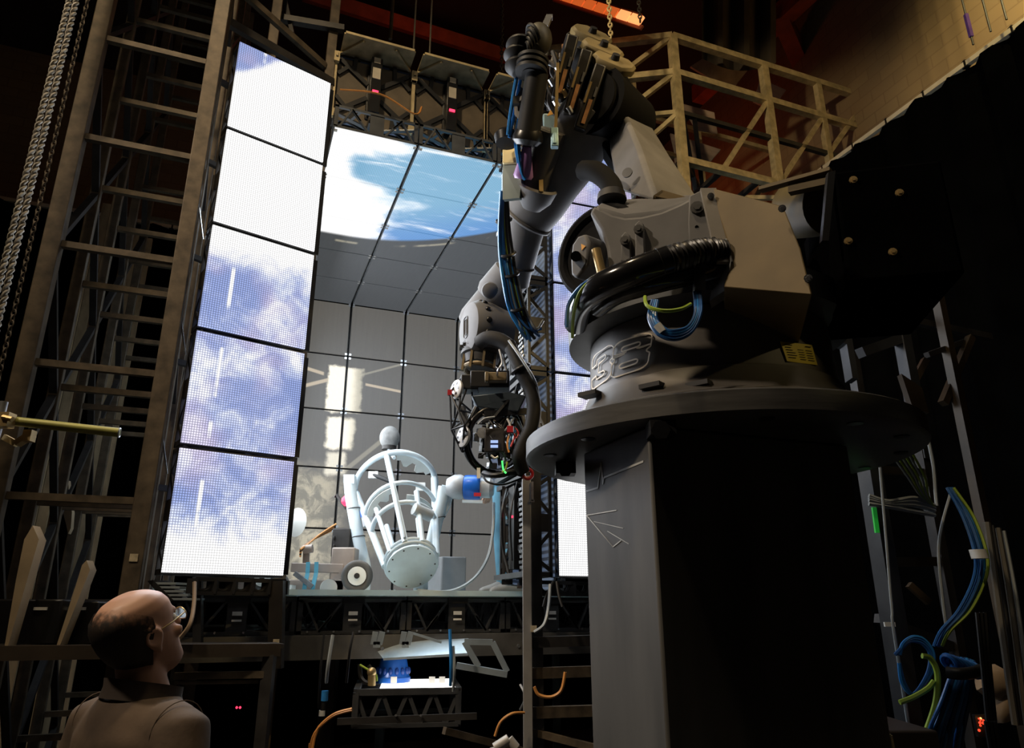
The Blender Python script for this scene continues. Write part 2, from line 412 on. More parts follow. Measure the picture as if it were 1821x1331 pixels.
def make_panel(zone, sm, dep=.13, case=mcase, gx=.014, gz=.014):
    root = thing('led_panel', 'x', 'LED panel', (0,0,0))
    h = S/2
    MB().box((0,.006,0), (S-gx,.012,S-gz)).build('screen', sm, root)
    mb = MB(); w = h-.014
    for y in (.022, dep-.01):
        for s_ in (-1,1):
            mb.bar((-w-.009,y,s_*w), (w+.009,y,s_*w), .018); mb.bar((s_*w,y,-w), (s_*w,y,w), .018)
    for sx in (-1,1):
        for sz in (-1,1): mb.bar((sx*(w-.004),.02,sz*(w-.004)), (sx*(w-.004),dep,sz*(w-.004)), .026)
    m_ = (.022+dep-.01)/2
    for s_ in (-1,1):                  # pierced side cheeks
        for seg in ((-.9,-.62,0,1),(-.62,-.2,1,0),(-.62,-.40,1,.5),(.2,.62,0,1),(.40,.62,.5,1),(.62,.9,1,0),(-.2,.2,0,0),(-.2,.2,1,1)):
            ya = .026+(dep-.04)*seg[2]; yb = .026+(dep-.04)*seg[3]
            mb.bar((seg[0]*w,ya,s_*w), (seg[1]*w,yb,s_*w), .012, .02); mb.bar((s_*w,ya,seg[0]*w), (s_*w,yb,seg[1]*w), .012, .02)
        mb.box((0,m_,s_*w), (.1,dep-.03,.01)); mb.box((s_*w,m_,0), (.01,dep-.03,.1))
    for sx in (-1,1):                  # web of the back
        for sz in (-1,1):
            mb.bar((sx*.06,dep-.012,sz*.12), (sx*w,dep-.012,sz*w*.75), .012, .03, side=YA); mb.bar((sx*.17,dep-.012,sz*.18), (sx*.12,dep-.012,sz*w), .01, .02, side=YA)
    mb.build('casing', case, root)
    mb = MB().box((0,dep-.02,0), (.11,.07,w*1.7)); mb.build('power_unit', M['blackp'], root, .004)
    return root
def rotm(x, y, z): return Matrix((x, y, z)).transposed().to_4x4()
def put(root, pos, x, y, z): root.rotation_euler = rotm(V(x), V(y), V(z)).to_euler(); root.location = pos
def extra_clips(root):
    w = S/2-.022
    for sx in (-1,1):
        for sz in (-1,1): MB().box((sx*w,-.003,sz*w), (.022,.01,.022)).build('corner_clip', M['silver'], root)
ORD = ['first', 'second', 'third', 'fourth', 'fifth']
# back wall
pr = make_panel('back', MBK, gx=.028, gz=.020); extra_clips(pr); first = True
ROWN = ['bottom', 'second lowest', 'middle', 'second highest', 'top']
COLN = ['at the door end', 'second from the door', 'third from the door', 'at the robot end']
def panels(pr, jobs, group):
    for i, (pos, ax, label) in enumerate(jobs):
        o = pr if i == 0 else copy_tree(pr)
        put(o, pos, *ax); tag(o, label, 'LED panel', group)
jobs = []
for r in range(5):
    for k in range(4):
        what = 'grey LED panel of the box\'s back wall'
        if k == 0 and r in (2,3): what = 'LED panel with left half of white spacecraft'
        if k == 1 and r in (2,3): what = 'LED panel showing the spacecraft\'s right half'
        jobs.append((B((k+.5)*S, 5*S, ZF+(r+.5)*S), (WD, DD, Z), '%s, %s row, %s' % (what, ROWN[r], COLN[k])))
panels(pr, jobs, 'LED panels of the back wall')
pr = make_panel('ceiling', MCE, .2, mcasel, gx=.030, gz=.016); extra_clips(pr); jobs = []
for r in range(5):
    for k in range(4):
        what = ['bright blue sky', 'blue and white sky', 'planet edge', 'dark grey', 'dark grey'][r]
        jobs.append((B((k+.5)*S, (r+.5)*S, ZC), (WD, Z, -DD), '%s LED ceiling panel, %s row from the opening, %s' % (what, ORD[r], COLN[k])))
panels(pr, jobs, 'LED panels of the box ceiling')
pr = make_panel('doorl', MD_L, .13, gz=.028); jobs = []
# cable strip of the door edge
MB().bar((S/2+.012,.05,-S/2+.02),(S/2+.012,.05,S/2-.02),.014,.05).build('edge_strip', M['blackp'], pr)
nn = ['lowest', 'second from bottom', 'middle', 'second from top', 'topmost']
for r in range(5): jobs.append((PL + DL*(S/2) + Z*(ZF+.008+(r+.5)*S*1.045), (DL, DLn, Z), 'bright cloud-white LED panel of the open door by the ladder tower, %s' % nn[r]))
panels(pr, jobs, 'LED panels of the open door'); 
for j in [o for o in bpy.data.objects if o.get('group') == 'LED panels of the open door']: j.scale = (1,1,1.045)
pr = make_panel('doorr', MD_R, .13, gz=.024); jobs = []
for r in range(5): jobs.append((PR + DRt*(S/2) + Z*(ZF+.02+(r+.5)*S), (DRt, DRn, Z), 'bright LED panel behind the robot pedestal and arm, %s of its column' % nn[r]))
panels(pr, jobs, 'LED panels behind the robot')
# dark side wall at the far end
pr = make_panel('side', MDK); jobs = []
for c in (3, 4):
    for r in range(5): jobs.append((B(4*S, (c+.5)*S, ZF+(r+.5)*S), (-DD, WD, Z), 'dark LED panel of the far side wall, %s row, %s' % (ROWN[r], ['next to', 'in'][c-3] + ' the back corner')))
panels(pr, jobs, 'dark LED panels of the side wall')

# folded door column whose electronics face us
fy = V((-.955,-.297,0)); fx = V((-.297,.955,0))
def make_back_panel():
    root = make_panel('folded', MDK, .15, M['black'])
    mb = MB()
    for i in range(9): mb.box((.12+.0,.148,-.2+i*.05), (.22,.008,.026))
    mb.build('cooling_fins', M['black'], root)
    mb = MB()
    for i in range(16): 
        for j in range(3): mb.box((-.20+j*.03+(i%2)*.015,.15,-.24+i*.03), (.018,.006,.016))
    mb.build('perforated_grille', M['steel_l'], root)
    MB().box((-.02,.165,.06), (.035,.01,.012)).build('status_light', M['redled'], root)
    MB().sweep(spline([(.1,.16,.25),(.0,.22,.1),(.06,.2,-.1),(.02,.17,-.28)]), .008, 6).build('cable', M['black'], root)
    MB().sweep(spline([(-.12,.16,.27),(-.2,.23,.05),(-.1,.19,-.2)]), .006, 6).build('cable', M['black'], root)
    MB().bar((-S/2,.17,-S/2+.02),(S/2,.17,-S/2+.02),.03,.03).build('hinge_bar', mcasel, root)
    MB().bar((-S/2,.16,S/2-.03),(S/2,.16,S/2-.03),.02,.03).build('hinge_bar', mcase, root)
    return root
pr = make_back_panel(); jobs = []
for r in range(5): jobs.append((PR + V((-.02,.0,0)) + fx*(S/2) + Z*(ZF+.02+(r+.5)*S), (fx, fy, Z), 'black panel back with cables and red status light, %s in the folded column' % nn[r]))
panels(pr, jobs, 'panel backs of the folded column')
for i, o in enumerate([o for o in bpy.data.objects if o.get('group') == 'panel backs of the folded column']):
    pass
# one more panel standing edge-on beside the legs, silver hooks at its corners
pr = make_panel('inner', MDK, .08); 
for sx in (-1,1):
    for sz in (-1,1): MB().box((sx*.2,-.02,sz*(S/2)), (.10,.03,.035)).bar((sx*.2-.03,-.02,sz*S/2),(sx*.2-.03,-.02,sz*(S/2-.08)),.012).bar((sx*.2+.01,-.02,sz*S/2),(sx*.2+.01,-.02,sz*(S/2-.06)),.012).build('corner_hook', M['silver'], pr)
MB().sweep([(-.26,-.03,-S/2),(-.26,-.03,S/2)], .012, 8).box((-.26,-.03,.16),(.04,.04,.05)).box((-.26,-.03,-.16),(.04,.04,.05)).build('hinge_rod', M['blackp'], pr)
ix = V((.20,.98,0)).normalized()
put(pr, P(931,958,4.75), ix, V((-ix.y,ix.x,0)), Z); tag(pr, 'dark bluish slatted LED panel standing beside the jeans, with silver corner hooks', 'LED panel')

# upright panel backs standing above the front of the ceiling
def make_upper():
    root = make_panel('upper', MDK, .10)
    h = S/2
    o = root
    MB().bar((-h+.04,.30,h+.022),(h-.04,.30,h+.022),.03,.02).box((0,.19,h+.02), (S-.06,.22,.012)).bar((-h+.03,.1,h),(-.12,.29,h+.0),.02).bar((h-.03,.1,h),(.12,.29,h),.02).build('top_flange', M['truss'], root)
    MB().box((0,.10,-.02), (S-.02,.004,S-.04)).build('back_skin', mat('brown_panel_back', (.11,.085,.055), .6, .1, .3, 6), root)
    mb = MB()
    for s_ in (-1,1):
        for sz in (-1,1):
            mb.bar((s_*.05,.115,sz*.06),(s_*.27,.115,sz*.24),.014,.035,side=YA); mb.bar((s_*.16,.115,sz*.15),(s_*.15,.115,sz*.29),.012,.03,side=YA); mb.bar((s_*.2,.115,sz*.19),(s_*.28,.115,sz*.10),.012,.03,side=YA)
    mb.build('web', M['black'], root)
    u = MB().box((0,.15,.02),(.085,.09,.5)).build('supply_box', M['blackp'], root, .004)
    MB().box((0,.197,.12),(.06,.006,.10)).box((0,.197,.24),(.05,.006,.05)).build('plate', mat('pale_plate', (.5,.45,.36), .5, .2, .2, 9), u)
    MB().box((0,.2,-.05),(.045,.008,.02)).build('status_light', M['redled'], u)
    for s_ in (-1,1):
        mb = MB().bar((s_*.30,.13,-.26),(s_*.30,.13,.20),.02)
        mb.box((s_*.30,.15,.22),(.04,.03,.09)).box((s_*.30,.17,.235),(.016,.012,.04)); mb.box((s_*.30,.14,-.28),(.05,.03,.07))
        mb.build('latch', M['truss'], root)
    return root
pr = make_upper()
ux = WD; uy = (-DD*.97 - Z*.24).normalized(); 
# the back faces us: the screen looks away
jobs = []
for k in range(3):
    jobs.append((B((k+.5)*S, .42, ZC+.61), (-WD, -DD, Z), 'brown panel back with black web above the box opening, %s' % ['next to the open door', 'middle one of the row', 'nearest the robot elbow'][k]))
panels(pr, jobs, 'panel backs above the opening')
# cable lying over the ceiling front
cable('panel_cable', [B(.02,-.05,ZC+.28),B(.3,-.08,ZC+.30),B(.55,-.06,ZC+.22),B(.62,.02,ZC+.36)], .007, M['corange'], 'thin tan cable along the front of the box ceiling')

# the deck: floor panels edge-on and a sheet of glass over them
pr = make_panel('deck', MFL, .2, mat('deck_casing', (.06,.062,.065), .42, .35, .3, 8))
MB().box((0,.09,-S/2-.004),(.05,.02,.004)).box((0,.125,-S/2-.004),(.05,.01,.004)).build('sticker', M['label'], pr)
MB().box((0,.02,-S/2+.0),(.12,.035,.03)).build('lug', M['black'], pr)
for i in (-.24,-.1,.04,.2): MB().cyl((i,.185,-S/2-.006),(i,.185,-S/2+.0),.006,n=8).build('bolt', M['silver'], pr)
jobs = []
DZ = ZF-.065
for r in range(2):
    for k in range(-1,5): jobs.append((B((k+.5)*S+.04, (r+.5)*S-.10, DZ-.012), (WD, -Z, DD), 'pierced black floor panel under the glass deck, %s, %s row' % (['under the open door','first inside the door','second inside the door','third inside the door','behind the steel post','by the pedestal'][k+1], ['front','second'][r])))
panels(pr, jobs, 'floor panels under the glass')
mg = bpy.data.materials.new('deck_glass'); mg.use_nodes = True; b = mg.node_tree.nodes['Principled BSDF']; t = NT(mg)
tcg = mg.node_tree.nodes.new('ShaderNodeTexCoord')
t.put(b.inputs['Base Color'], t.mix(t.noise(tcg.outputs['Object'], 3), (.80,.94,.93), (.86,.97,.96))); b.inputs['Transmission Weight'].default_value = .55; b.inputs['Roughness'].default_value = .25; b.inputs['IOR'].default_value = 1.45
gl = slab(-.68,4*S+.66,-.15,5*S+.2,DZ-.008,DZ+.022).build('glass_deck', mg); tag(gl, 'pale green-edged glass deck the white rig stands on', 'deck')
o = slab(-.68,4*S+.66,-.14,-.06,DZ-.235,DZ-.225).build('deck_beam', M['steel_d'])
bpy.data.objects.remove(o)
bm_ = MB()
bm_.bar(B(-.70,-.13,DZ-.275),B(3.1,-.13,DZ-.275),.10,.12); 
for r in (1.0, 2.2, 3.2): bm_.bar(B(-.7,r,DZ-.275),B(3.1,r,DZ-.275),.1,.1)
for a in (-.66,.6,1.85,3.06): bm_.bar(B(a,-.12,DZ-.275),B(a,3.2,DZ-.275),.1,.1)
tb = thing('deck_frame', 'dark steel frame carrying the glass deck and its floor panels', 'frame', B(0,0,0))
bm_.build('beam_grid', mat('deck_beam_steel', (.13,.125,.115), .4, .4, .3, 6), tb)
for a, bq in ((.28,.2),(3.06,-.12),(-.66,3.2),(1.2,3.2),(3.06,3.2)):
    MB().bar(B(a,bq,0),B(a,bq,DZ-.32),.08).box(B(a,bq,.01),(.2,.2,.02)).build('leg', M['steel_d'], tb)
for a in (-.3,.5,1.3,2.1): MB().cyl(B(a,-.185,DZ-.285),B(a,-.178,DZ-.285),.01,n=8).build('bolt', M['silver'], tb)
# ================================================================ the robot on its pedestal
RX, RY = .7076, 2.45
AX = V((RX, RY, 0)); H = CH
def bolt(mb, c, d, r=.014, h=.012):
    d = V(d).normalized(); mb.cyl(V(c), V(c)+d*h, r, n=10); mb.cyl(V(c)+d*h, V(c)+d*(h+.004), r*.55, n=6); return mb
ped = thing('robot_pedestal', 'tall square black steel pedestal with a wide round top plate under the robot', 'pedestal', AX)
zt0, zt1 = H+.484, H+.556
mb = MB().lathe([(zt0-.0,.64),(zt0+.008,.658),(zt1-.008,.658),(zt1,.645)], AX, Z, 72)
mb.build('top_plate', M['flange'], ped)
# column: the lit face looks to the LED door, the dark face to us
d_dark = WD; d_lit = DD
e1 = V((P(1163,930,1.93).x, 1.93, 0))
def onray(px, py, p0, n): q = PN(px, py, p0, n); return V((q.x, q.y, 0))
e0 = onray(1041,930, e1, WD)
e2 = onray(1528,930, e1, DD)
print('PEDESTAL', (e0-e1).length, (e2-e1).length)
if (e0-e1).length > .85: e0 = e1 + (e0-e1).normalized()*.85
e3 = e2 + (e0 - e1)
mcol = mat('scuffed_pedestal_paint', (.075,.072,.066), .6, .0, .3, 3, .04, stretch=(3,3,.5))
mb = MB().prism([e1, e2, e3, e0], Z*(zt0-.002))
mb.build('column', [mcol], ped, .008)
nl = V((-d_lit.y, d_lit.x, 0)); nl = -nl if nl.dot(EYE-e1) < 0 else nl
# pale scratches and the smear on the lit face
ms = mat('scratch', (.55,.55,.52), .6, 0, .2, 20); mb = MB()
def onlit(px, py, k=.0015): return PN(px, py, e1 + nl*k, nl)
for a_, b_ in (((1043,874),(1063,868)),((1063,868),(1069,822)),((1069,822),(1072,862)),((1072,862),(1074,850)),((1074,850),(1144,821))): mb.bar(onlit(*a_), onlit(*b_), .006, .001, side=nl.cross(Z))
for a_, b_, w_ in (((1043,917),(1090,973),.003),((1043,917),(1096,908),.003),((1062,940),(1090,973),.003),((1090,973),(1104,962),.003),((1080,945),(1118,968),.002),((1056,928),(1108,940),.002)):
    mb.bar(onlit(*a_), onlit(*b_), w_, .0008, side=nl.cross(Z))
mb.build('scratches', ms, ped)
for a in (1005, 1175): MB().box(PZ(a, 835 if a < 1100 else 765, zt0-.02), (.07,.07,.04)).cyl(PZ(a, 835 if a < 1100 else 765, zt0-.06), PZ(a, 835 if a < 1100 else 765, zt0), .025, n=6).build('clamp_bolt', M['black'], ped)
for k in range(10):
    a = R(190+k*26); c = AX + V((math.cos(a),math.sin(a),0))*.59 + Z*(zt0-.003); MB().cyl(c, c+Z*.002, .022, n=14).build('bolt_hole', M['blackp'], ped)
MB().hull8([V((RX-.47,RY-.47,0)),V((RX+.47,RY-.47,0)),V((RX+.47,RY+.47,0)),V((RX-.47,RY+.47,0)),V((RX-.47,RY-.47,.03)),V((RX+.47,RY-.47,.03)),V((RX+.47,RY+.47,.03)),V((RX-.47,RY+.47,.03))]).build('foot_plate', M['steel_d'], ped)

rob = thing('industrial_robot', 'large charcoal industrial robot arm reaching from the pedestal into the box', 'robot', AX + Z*zt1)
# --- base drum with flared foot
rD = .426
mb = MB().lathe([(zt1+.001,.56),(zt1+.03,.555),(zt1+.05,.50),(zt1+.10,.452),(zt1+.135,.44),(zt1+.14,.428),(zt1+.145,.426),(H+.90,.418)], AX, Z, 72)
drum = mb.build('base_drum', mat('brown_black_drum_paint', (.100,.088,.075), .5, .05, .2, 5, spec=.35), rob)
def ondrum(px, py, rr=rD+.002):        # the point of the drum seen at this pixel
    d = ray(px, py); o2 = V((EYE.x-RX, EYE.y-RY)); d2 = V((d.x, d.y))
    A_ = d2.dot(d2); B_ = 2*o2.dot(d2); C_ = o2.dot(o2) - rr*rr; disc = max(B_*B_-4*A_*C_, 0)
    return EYE + d*((-B_-math.sqrt(disc))/(2*A_))
def drumpt(th, z, rr=rD+.002): return AX + V((math.cos(th)*rr, math.sin(th)*rr, z))
# the painted outline numerals
def rrect(w, h, r, n=5):
    pts = []
    for cx, cy, a0 in ((w-r,h-r,0),(r-w,h-r,90),(r-w,r-h,180),(w-r,r-h,270)):
        for k in range(n+1): a = R(a0+90*k/n); pts.append((cx+r*math.cos(a), cy+r*math.sin(a)))
    return pts
def outline8(w=.062, h=.088):
    # outer contour with the pinched waist, then the two windows
    r = .030; o_ = []
    up = [(x, y+.044) for x, y in rrect(w, .046, r)]; dn = [(x, y-.044) for x, y in rrect(w, .046, r)]
    wa = w-.010
    outer = [(wa,.004)] + [p for p in [(w,.016)]+[q for q in up if q[1] > .02]+[(-w,.016)]] + [(-wa,.004),(-wa,-.004),(-w,-.016)] + [q for q in dn[12:18] if q[1] < -.02] + [q for q in dn[18:] if q[1] < -.02] + [(w,-.016),(wa,-.004)]
    return [outer, [(x,y+.043) for x,y in rrect(.030,.012,.010)], [(x,y-.043) for x,y in rrect(.030,.012,.010)]]
def outline3():
    w = .062; r = .03
    up = [(x, y+.044) for x, y in rrect(w,.046,r)]; dn = [(x, y-.044) for x, y in rrect(w,.046,r)]
    out = [(w-.010,.004),(w,.016)] + [q for q in up[:6]] + [q for q in up[6:12]] + [(-w,.030),(-.022,.030),(-.022,.043)] 
    out += [(-.02,.052),(.022,.054),(.029,.047),(.029,.036),(.022,.029),(-.008,.024),(-.008,-.024),(.022,-.029),(.029,-.036),(.029,-.047),(.022,-.054),(-.02,-.052),(-.022,-.043)]
    out += [(-.022,-.030),(-w,-.030)] + [q for q in dn[12:18]] + [q for q in dn[18:]] + [(w,-.016),(w-.010,-.004)]
    return [out]
mnum = mat('pale_outline_paint', (.80,.68,.50), .5, 0, .1, 20)
def numeral(contours, cpx, cpy, name):
    c = ondrum(cpx, cpy); th = math.atan2(c.y-RY, c.x-RX); mb = MB()
    for ct in contours:
        pts = [drumpt(th + (x*1.3+y*.16)/rD, c.z + y*.64) for x, y in ct]; n_ = len(pts)
        for i in range(n_):
            if (pts[i]-pts[(i+1)%n_]).length > 1e-4: mb.bar(pts[i], pts[(i+1)%n_], .0048, .002, side=(pts[(i+1)%n_]-pts[i]).cross(V((math.cos(th),math.sin(th),0))))
    return mb.build(name, mnum, drum)
numeral(outline8(), 1119, 632, 'numeral_eight'); numeral(outline3(), 1067, 654, 'numeral_three')
# yellow rating label with small printed lines
ctr = ondrum(1419, 628); th = math.atan2(ctr.y-RY, ctr.x-RX); mb = MB(); vs = []
tl, bl_, br_, tr = ondrum(1387,608,rD+.003), ondrum(1399,643,rD+.003), ondrum(1453,650,rD+.003), ondrum(1443,614,rD+.003)
mb.prism([tl,bl_,br_,tr], V((math.cos(th),math.sin(th),0))*.002); lbl = mb.build('rating_label', M['yellow'], drum)
mb = MB(); nn_ = V((math.cos(th),math.sin(th),0))
def lp(u, v): return tl.lerp(tr, u).lerp(bl_.lerp(br_, u), v) + nn_*.004
for i in range(6): mb.bar(lp(.08,.14+i*.13), lp(.08+.30*(.8+.2*math.sin(i*5)),.14+i*.13), .003, .001)
for i in range(5): mb.bar(lp(.46,.34+i*.12), lp(.64,.34+i*.12), .002, .001); mb.bar(lp(.72,.34+i*.12), lp(.92,.34+i*.12), .002, .001)
mb.bar(lp(.74,.14), lp(.92,.14), .006, .001)
mb.build('print', M['black'], lbl)
for px, py in ((1050,702),(1161,688),(1245,685)): MB().box(ondrum(px,py,.47)+Z*.0, (.07,.05,.014), (V((-math.sin(R(230)),math.cos(R(230)),0)),V((math.cos(R(230)),math.sin(R(230)),0)),Z)).build('foot_clamp', M['robot_d'], drum)
# --- turntable over the drum: a plate, then the casting
mb = MB().lathe([(H+.905,.44),(H+.912,.496),(H+1.0,.50),(H+1.012,.47)], AX, Z, 64); mb.build('turntable', mat('brushed_turntable', (.10,.105,.108), .42, .35, .35, 6, .04), rob)
mb = MB().lathe([(H+1.012,.40),(H+1.05,.385),(H+1.22,.36)], AX, Z, 48); mb.build('turntable_hub', M['robot_d'], rob)
# --- shoulder casting: front cheek, plate follows the photograph's outline
nC = V((-.30,-.954,0)).normalized(); pC = V((RX-.13, RY-.40, 0))
def onC(px, py, k=0): return PN(px, py, pC + nC*k, nC)
out = [(1048,378),(1056,364),(1072,372),(1090,381),(1112,386),(1140,384),(1175,376),(1210,361),(1243,343),(1258,336),(1266,352),(1276,395),(1290,436),(1294,470),(1292,508),(1200,508),(1120,502),(1080,500),(1082,470),(1078,440),(1068,408)]
mb = MB().prism([onC(*q) for q in out], -nC*.30); sh = mb.build('shoulder_casting', M['robot'], rob, .012)
# saddle of the casting behind its upper edge (the top that catches the warm light)
for lst, nm in ((([(1105,470),(1107,424),(1114,417),(1122,424),(1124,470)]), 'lug'), (([(1131,474),(1131,404),(1138,397),(1146,404),(1149,474)]), 'lug')):
    l_ = MB().prism([onC(x,y,.0) for x,y in lst], nC*.022).build(nm, M['robot'], sh, .004)
    bolt(MB(), onC(lst[2][0]-2, lst[2][1]+13, .022), nC, .016).build('bolt', M['flange'], l_)
ear = MB().prism([onC(*q,0) for q in [(1226,352),(1246,342),(1258,338),(1274,396),(1282,418),(1246,438),(1226,438),(1224,400)]], nC*.012).build('end_plate', M['robot'], sh, .004)
bolt(MB(), onC(1240,371,.012), nC, .022, .01).build('bolt', M['flange'], ear)
mb = MB()
for q in ((1239,404),(1239,428)): mb = MB().cyl(onC(*q,.0125), onC(*q,.0135), .006, n=10); mb.build('screw_hole', M['blackp'], ear)
# dark round cheek of the shoulder joint on the left
cJ = P(1076,452,2.34)
jn = V((-.62,-.78,0)).normalized()
mb = MB().cyl(cJ + jn*.03, cJ - jn*.22, .185, n=40).torus(cJ + jn*.03, jn, .165, .02, 40)
mb.build('shoulder_joint', mat('rubber_black_joint', (.005,.005,.006), .8, 0, .3, 12, spec=.12), rob)
# black rounded guard behind
mb = MB(); mb.sweep(spline([P(1092,372,2.5),P(1086,330,2.55),P(1060,306,2.6),P(1038,304,2.66)], 6), .045, 10); mb.build('hose_arch', mat('dull_black_hose', (.006,.006,.006), .8, 0, .3, 9, spec=.1), rob)
# bevelled motor cap with warning triangle and connector
nM = V((-.75,-.62,-.05)).normalized(); pM = P(1040,455,2.16)
def onM(px, py, k=0): return PN(px, py, pM + nM*k, nM)
mb = MB().prism([onM(*q) for q in [(1027,420),(1040,415),(1047,430),(1044,470),(1026,496),(1015,490),(1014,460),(1017,435)]], -nM*.10)
cap = mb.build('motor_cap', M['robot'], rob, .01)
MB().prism([onM(*q,.002) for q in [(1034,434),(1042,438),(1035,446)]], nM*.002).build('warning_triangle', mat('orange_triangle', (.75,.36,.05), .5, 0, .1, 9), cap)
MB().cyl(onM(1024,456,.0), onM(1024,456,.03), .018, n=12).build('plug', M['black'], cap)
q0 = P(1060,444,2.12); MB().cyl(q0, q0 + V((.02,.0,-.11)), .016, n=12).cyl(q0+V((.02,0,-.11)), q0+V((.026,0,-.15)), .011, n=10).build('connector', M['brass'], rob)
# --- silver folded cover
zc = {}
A_ = P(1262,333,1.99); Bq = P(1393,366,1.80); Gq = P(1291,421,1.91)
def onpl(px, py, a, b_, c): return PN(px, py, a, (b_-a).cross(c-a))
Cq = onpl(1424,442,A_,Bq,Gq); Fq = P(1299,468,1.89); Dq = onpl(1445,524,Gq,Cq,Fq); Eq = P(1287,510,1.875)
bk = V((.12,.42,0))
mb = MB(); 
pts = [A_,Bq,Cq,Dq,Eq,Fq,Gq]; back = [p + bk for p in pts]
for f in ((0,1,2,6),(6,2,3,5),(5,3,4)): mb.face([pts[i] for i in f])
cyc = [0,1,2,3,4,5,6]
mb.sm = False
for i in range(7): j = (i+1) % 7; mb.face([pts[i], pts[j], back[j], back[i]])
mb.face(list(reversed(back)))
bmesh.ops.remove_doubles(mb.bm, verts=mb.bm.verts, dist=1e-5)
cov = mb.build('folded_cover', M['zinc'], rob, .004)
for q, Yq in (((1391,371),1.775),((1437,495),1.735),((1264,349),1.975)): c = P(*q, Yq-.03); bolt(MB(), c+(c-EYE)*.01, EYE-c, .011, .012).build('bolt', M['silver'], cov)
MB().bar(P(1259,337,1.985), P(1290,468,1.89), .012, .05).build('cover_edge', mat('dull_zinc_edge', (.16,.14,.11), .6, .0, .2, 6), cov)
g = P(1283,436,1.90); MB().prism([P(1275,430,1.93),P(1292,424,1.90),P(1300,465,1.87),P(1292,515,1.90),P(1262,535,1.97),P(1268,500,1.97),P(1288,480,1.93)], V((.02,.06,0))).build('hose_bracket', M['steel_l'], rob)
for q in ((1262,433),(1269,426),(1276,434)): c = P(*q,1.92); bolt(MB(), c, EYE-c, .008, .014).build('bracket_bolt', M['silver'], rob)
# --- motor and the black block at the right
c0 = P(1420,372,2.25); c1 = P(1480,362,2.06)
MB().cyl(c0, c1, .105, n=28).build('motor', mat('ochre_motor_shell', (.10,.075,.03), .5, 0, .2, 8, spec=.2), rob)
bx = V((math.cos(R(-12)), math.sin(R(-12)), 0)); by = V((-bx.y, bx.x, 0))
tl = P(1479,305,1.90)
mb = MB().hull8([tl+Z*-.38, tl+bx*.31+Z*-.38, tl+bx*.31+by*.5+Z*-.38, tl+by*.5+Z*-.38, tl, tl+bx*.31, tl+bx*.31+by*.5+Z*.02, tl+by*.5+Z*.02])
blk = mb.build('counterweight_block', mat('satin_black_block', (.0018,.0018,.002), .9, 0, .3, 6, spec=.0), rob, .012)
for q in ((1517,321),(1599,344),(1508,430),(1587,449)): c = PN(*q, tl, by); bolt(MB(), c, -by, .012, .006).build('bolt', M['brass'], blk)
q0 = P(1352,338,2.1); q1 = P(1478,303,1.95)
MB().bar(q0, q1, .03, .012).bar(P(1404,338,2.05), P(1478,322,1.97), .03, .03).build('link_bar', M['zinc'], rob)
MB().prism([P(1473,306,1.9),P(1486,303,1.9),P(1474,428,1.9),P(1462,428,1.9)], V((0,.02,0))).build('side_flange', M['black'], rob)
# --- upper arm: a tapering box link
def quad(a, b_, c, d): return [a, b_, c, d]
La = [P(1165,352,2.42), P(1085,330,2.62), P(1108,188,2.92), P(1103,172,2.95)]
ringA = [P(1170,362,2.36), P(1095,340,2.62), P(1165,300,3.0), P(1243,352,2.66)]
ringB = [P(1137,262,2.60), P(1083,270,2.84), P(1125,235,3.1), P(1194,280,2.88)]
ringC = [P(1110,200,2.78), P(1078,212,2.98), P(1110,180,3.2), P(1150,208,3.0)]
ringD = [P(1103,173,2.85), P(1085,180,3.02), P(1108,165,3.2), P(1128,180,3.06)]
mb = MB().loft([ringA, ringB, ringC, ringD], smooth=False); ua = mb.build('upper_arm', M['robot'], rob, .02)
c = P(1116,308,2.52); MB().cyl(c, c+V((-.5,-.86,0))*.006, .022, n=16).build('arm_hole', M['blackp'], ua)
mb = MB().prism([P(1162,348,2.3),P(1177,338,2.32),P(1226,352,2.36),P(1205,358,2.3)], V((.0,.02,-.012))).prism([P(1162,348,2.3),P(1177,338,2.32),P(1179,341,2.32),P(1165,352,2.3)], V((.05,.1,0))).build('bent_guard', M['zinc'], rob)
# warm-lit top of the casting
top = [P(1060,366,2.14),P(1110,386,2.13),P(1175,378,2.12),P(1235,352,2.12),P(1232,346,2.5),P(1170,352,2.55),P(1100,360,2.5),P(1075,355,2.45)]
mb = MB().prism(top, V((0,.0,-.05))); mb.build('casting_saddle', M['robot'], sh, .01)
c = P(1088,357,2.3); MB().lathe([(0,.055),(.03,.05),(.036,.03)], c, Z, 20).build('saddle_cap', M['robot_d'], sh)
# --- elbow
eC = P(1085,205,2.92); eN = V((.55,.75,.12)).normalized()
MB().cyl(eC - eN*.18, eC + eN*.16, .17, n=40).cyl(eC - eN*.20, eC-eN*.18, .13, n=32).build('elbow_joint', mat('black_elbow_paint', (.004,.004,.004), .8, 0, .3, 6, spec=.08), rob)
MB().prism([P(1110,120,2.82),P(1062,240,2.85),P(1105,310,2.92),P(1155,240,2.98),P(1125,150,2.9)], V((.02,.14,0))).build('elbow_cheek', mat('black_elbow_paint', (.014,.014,.015), .5, .1, .3, 6), rob, .02)
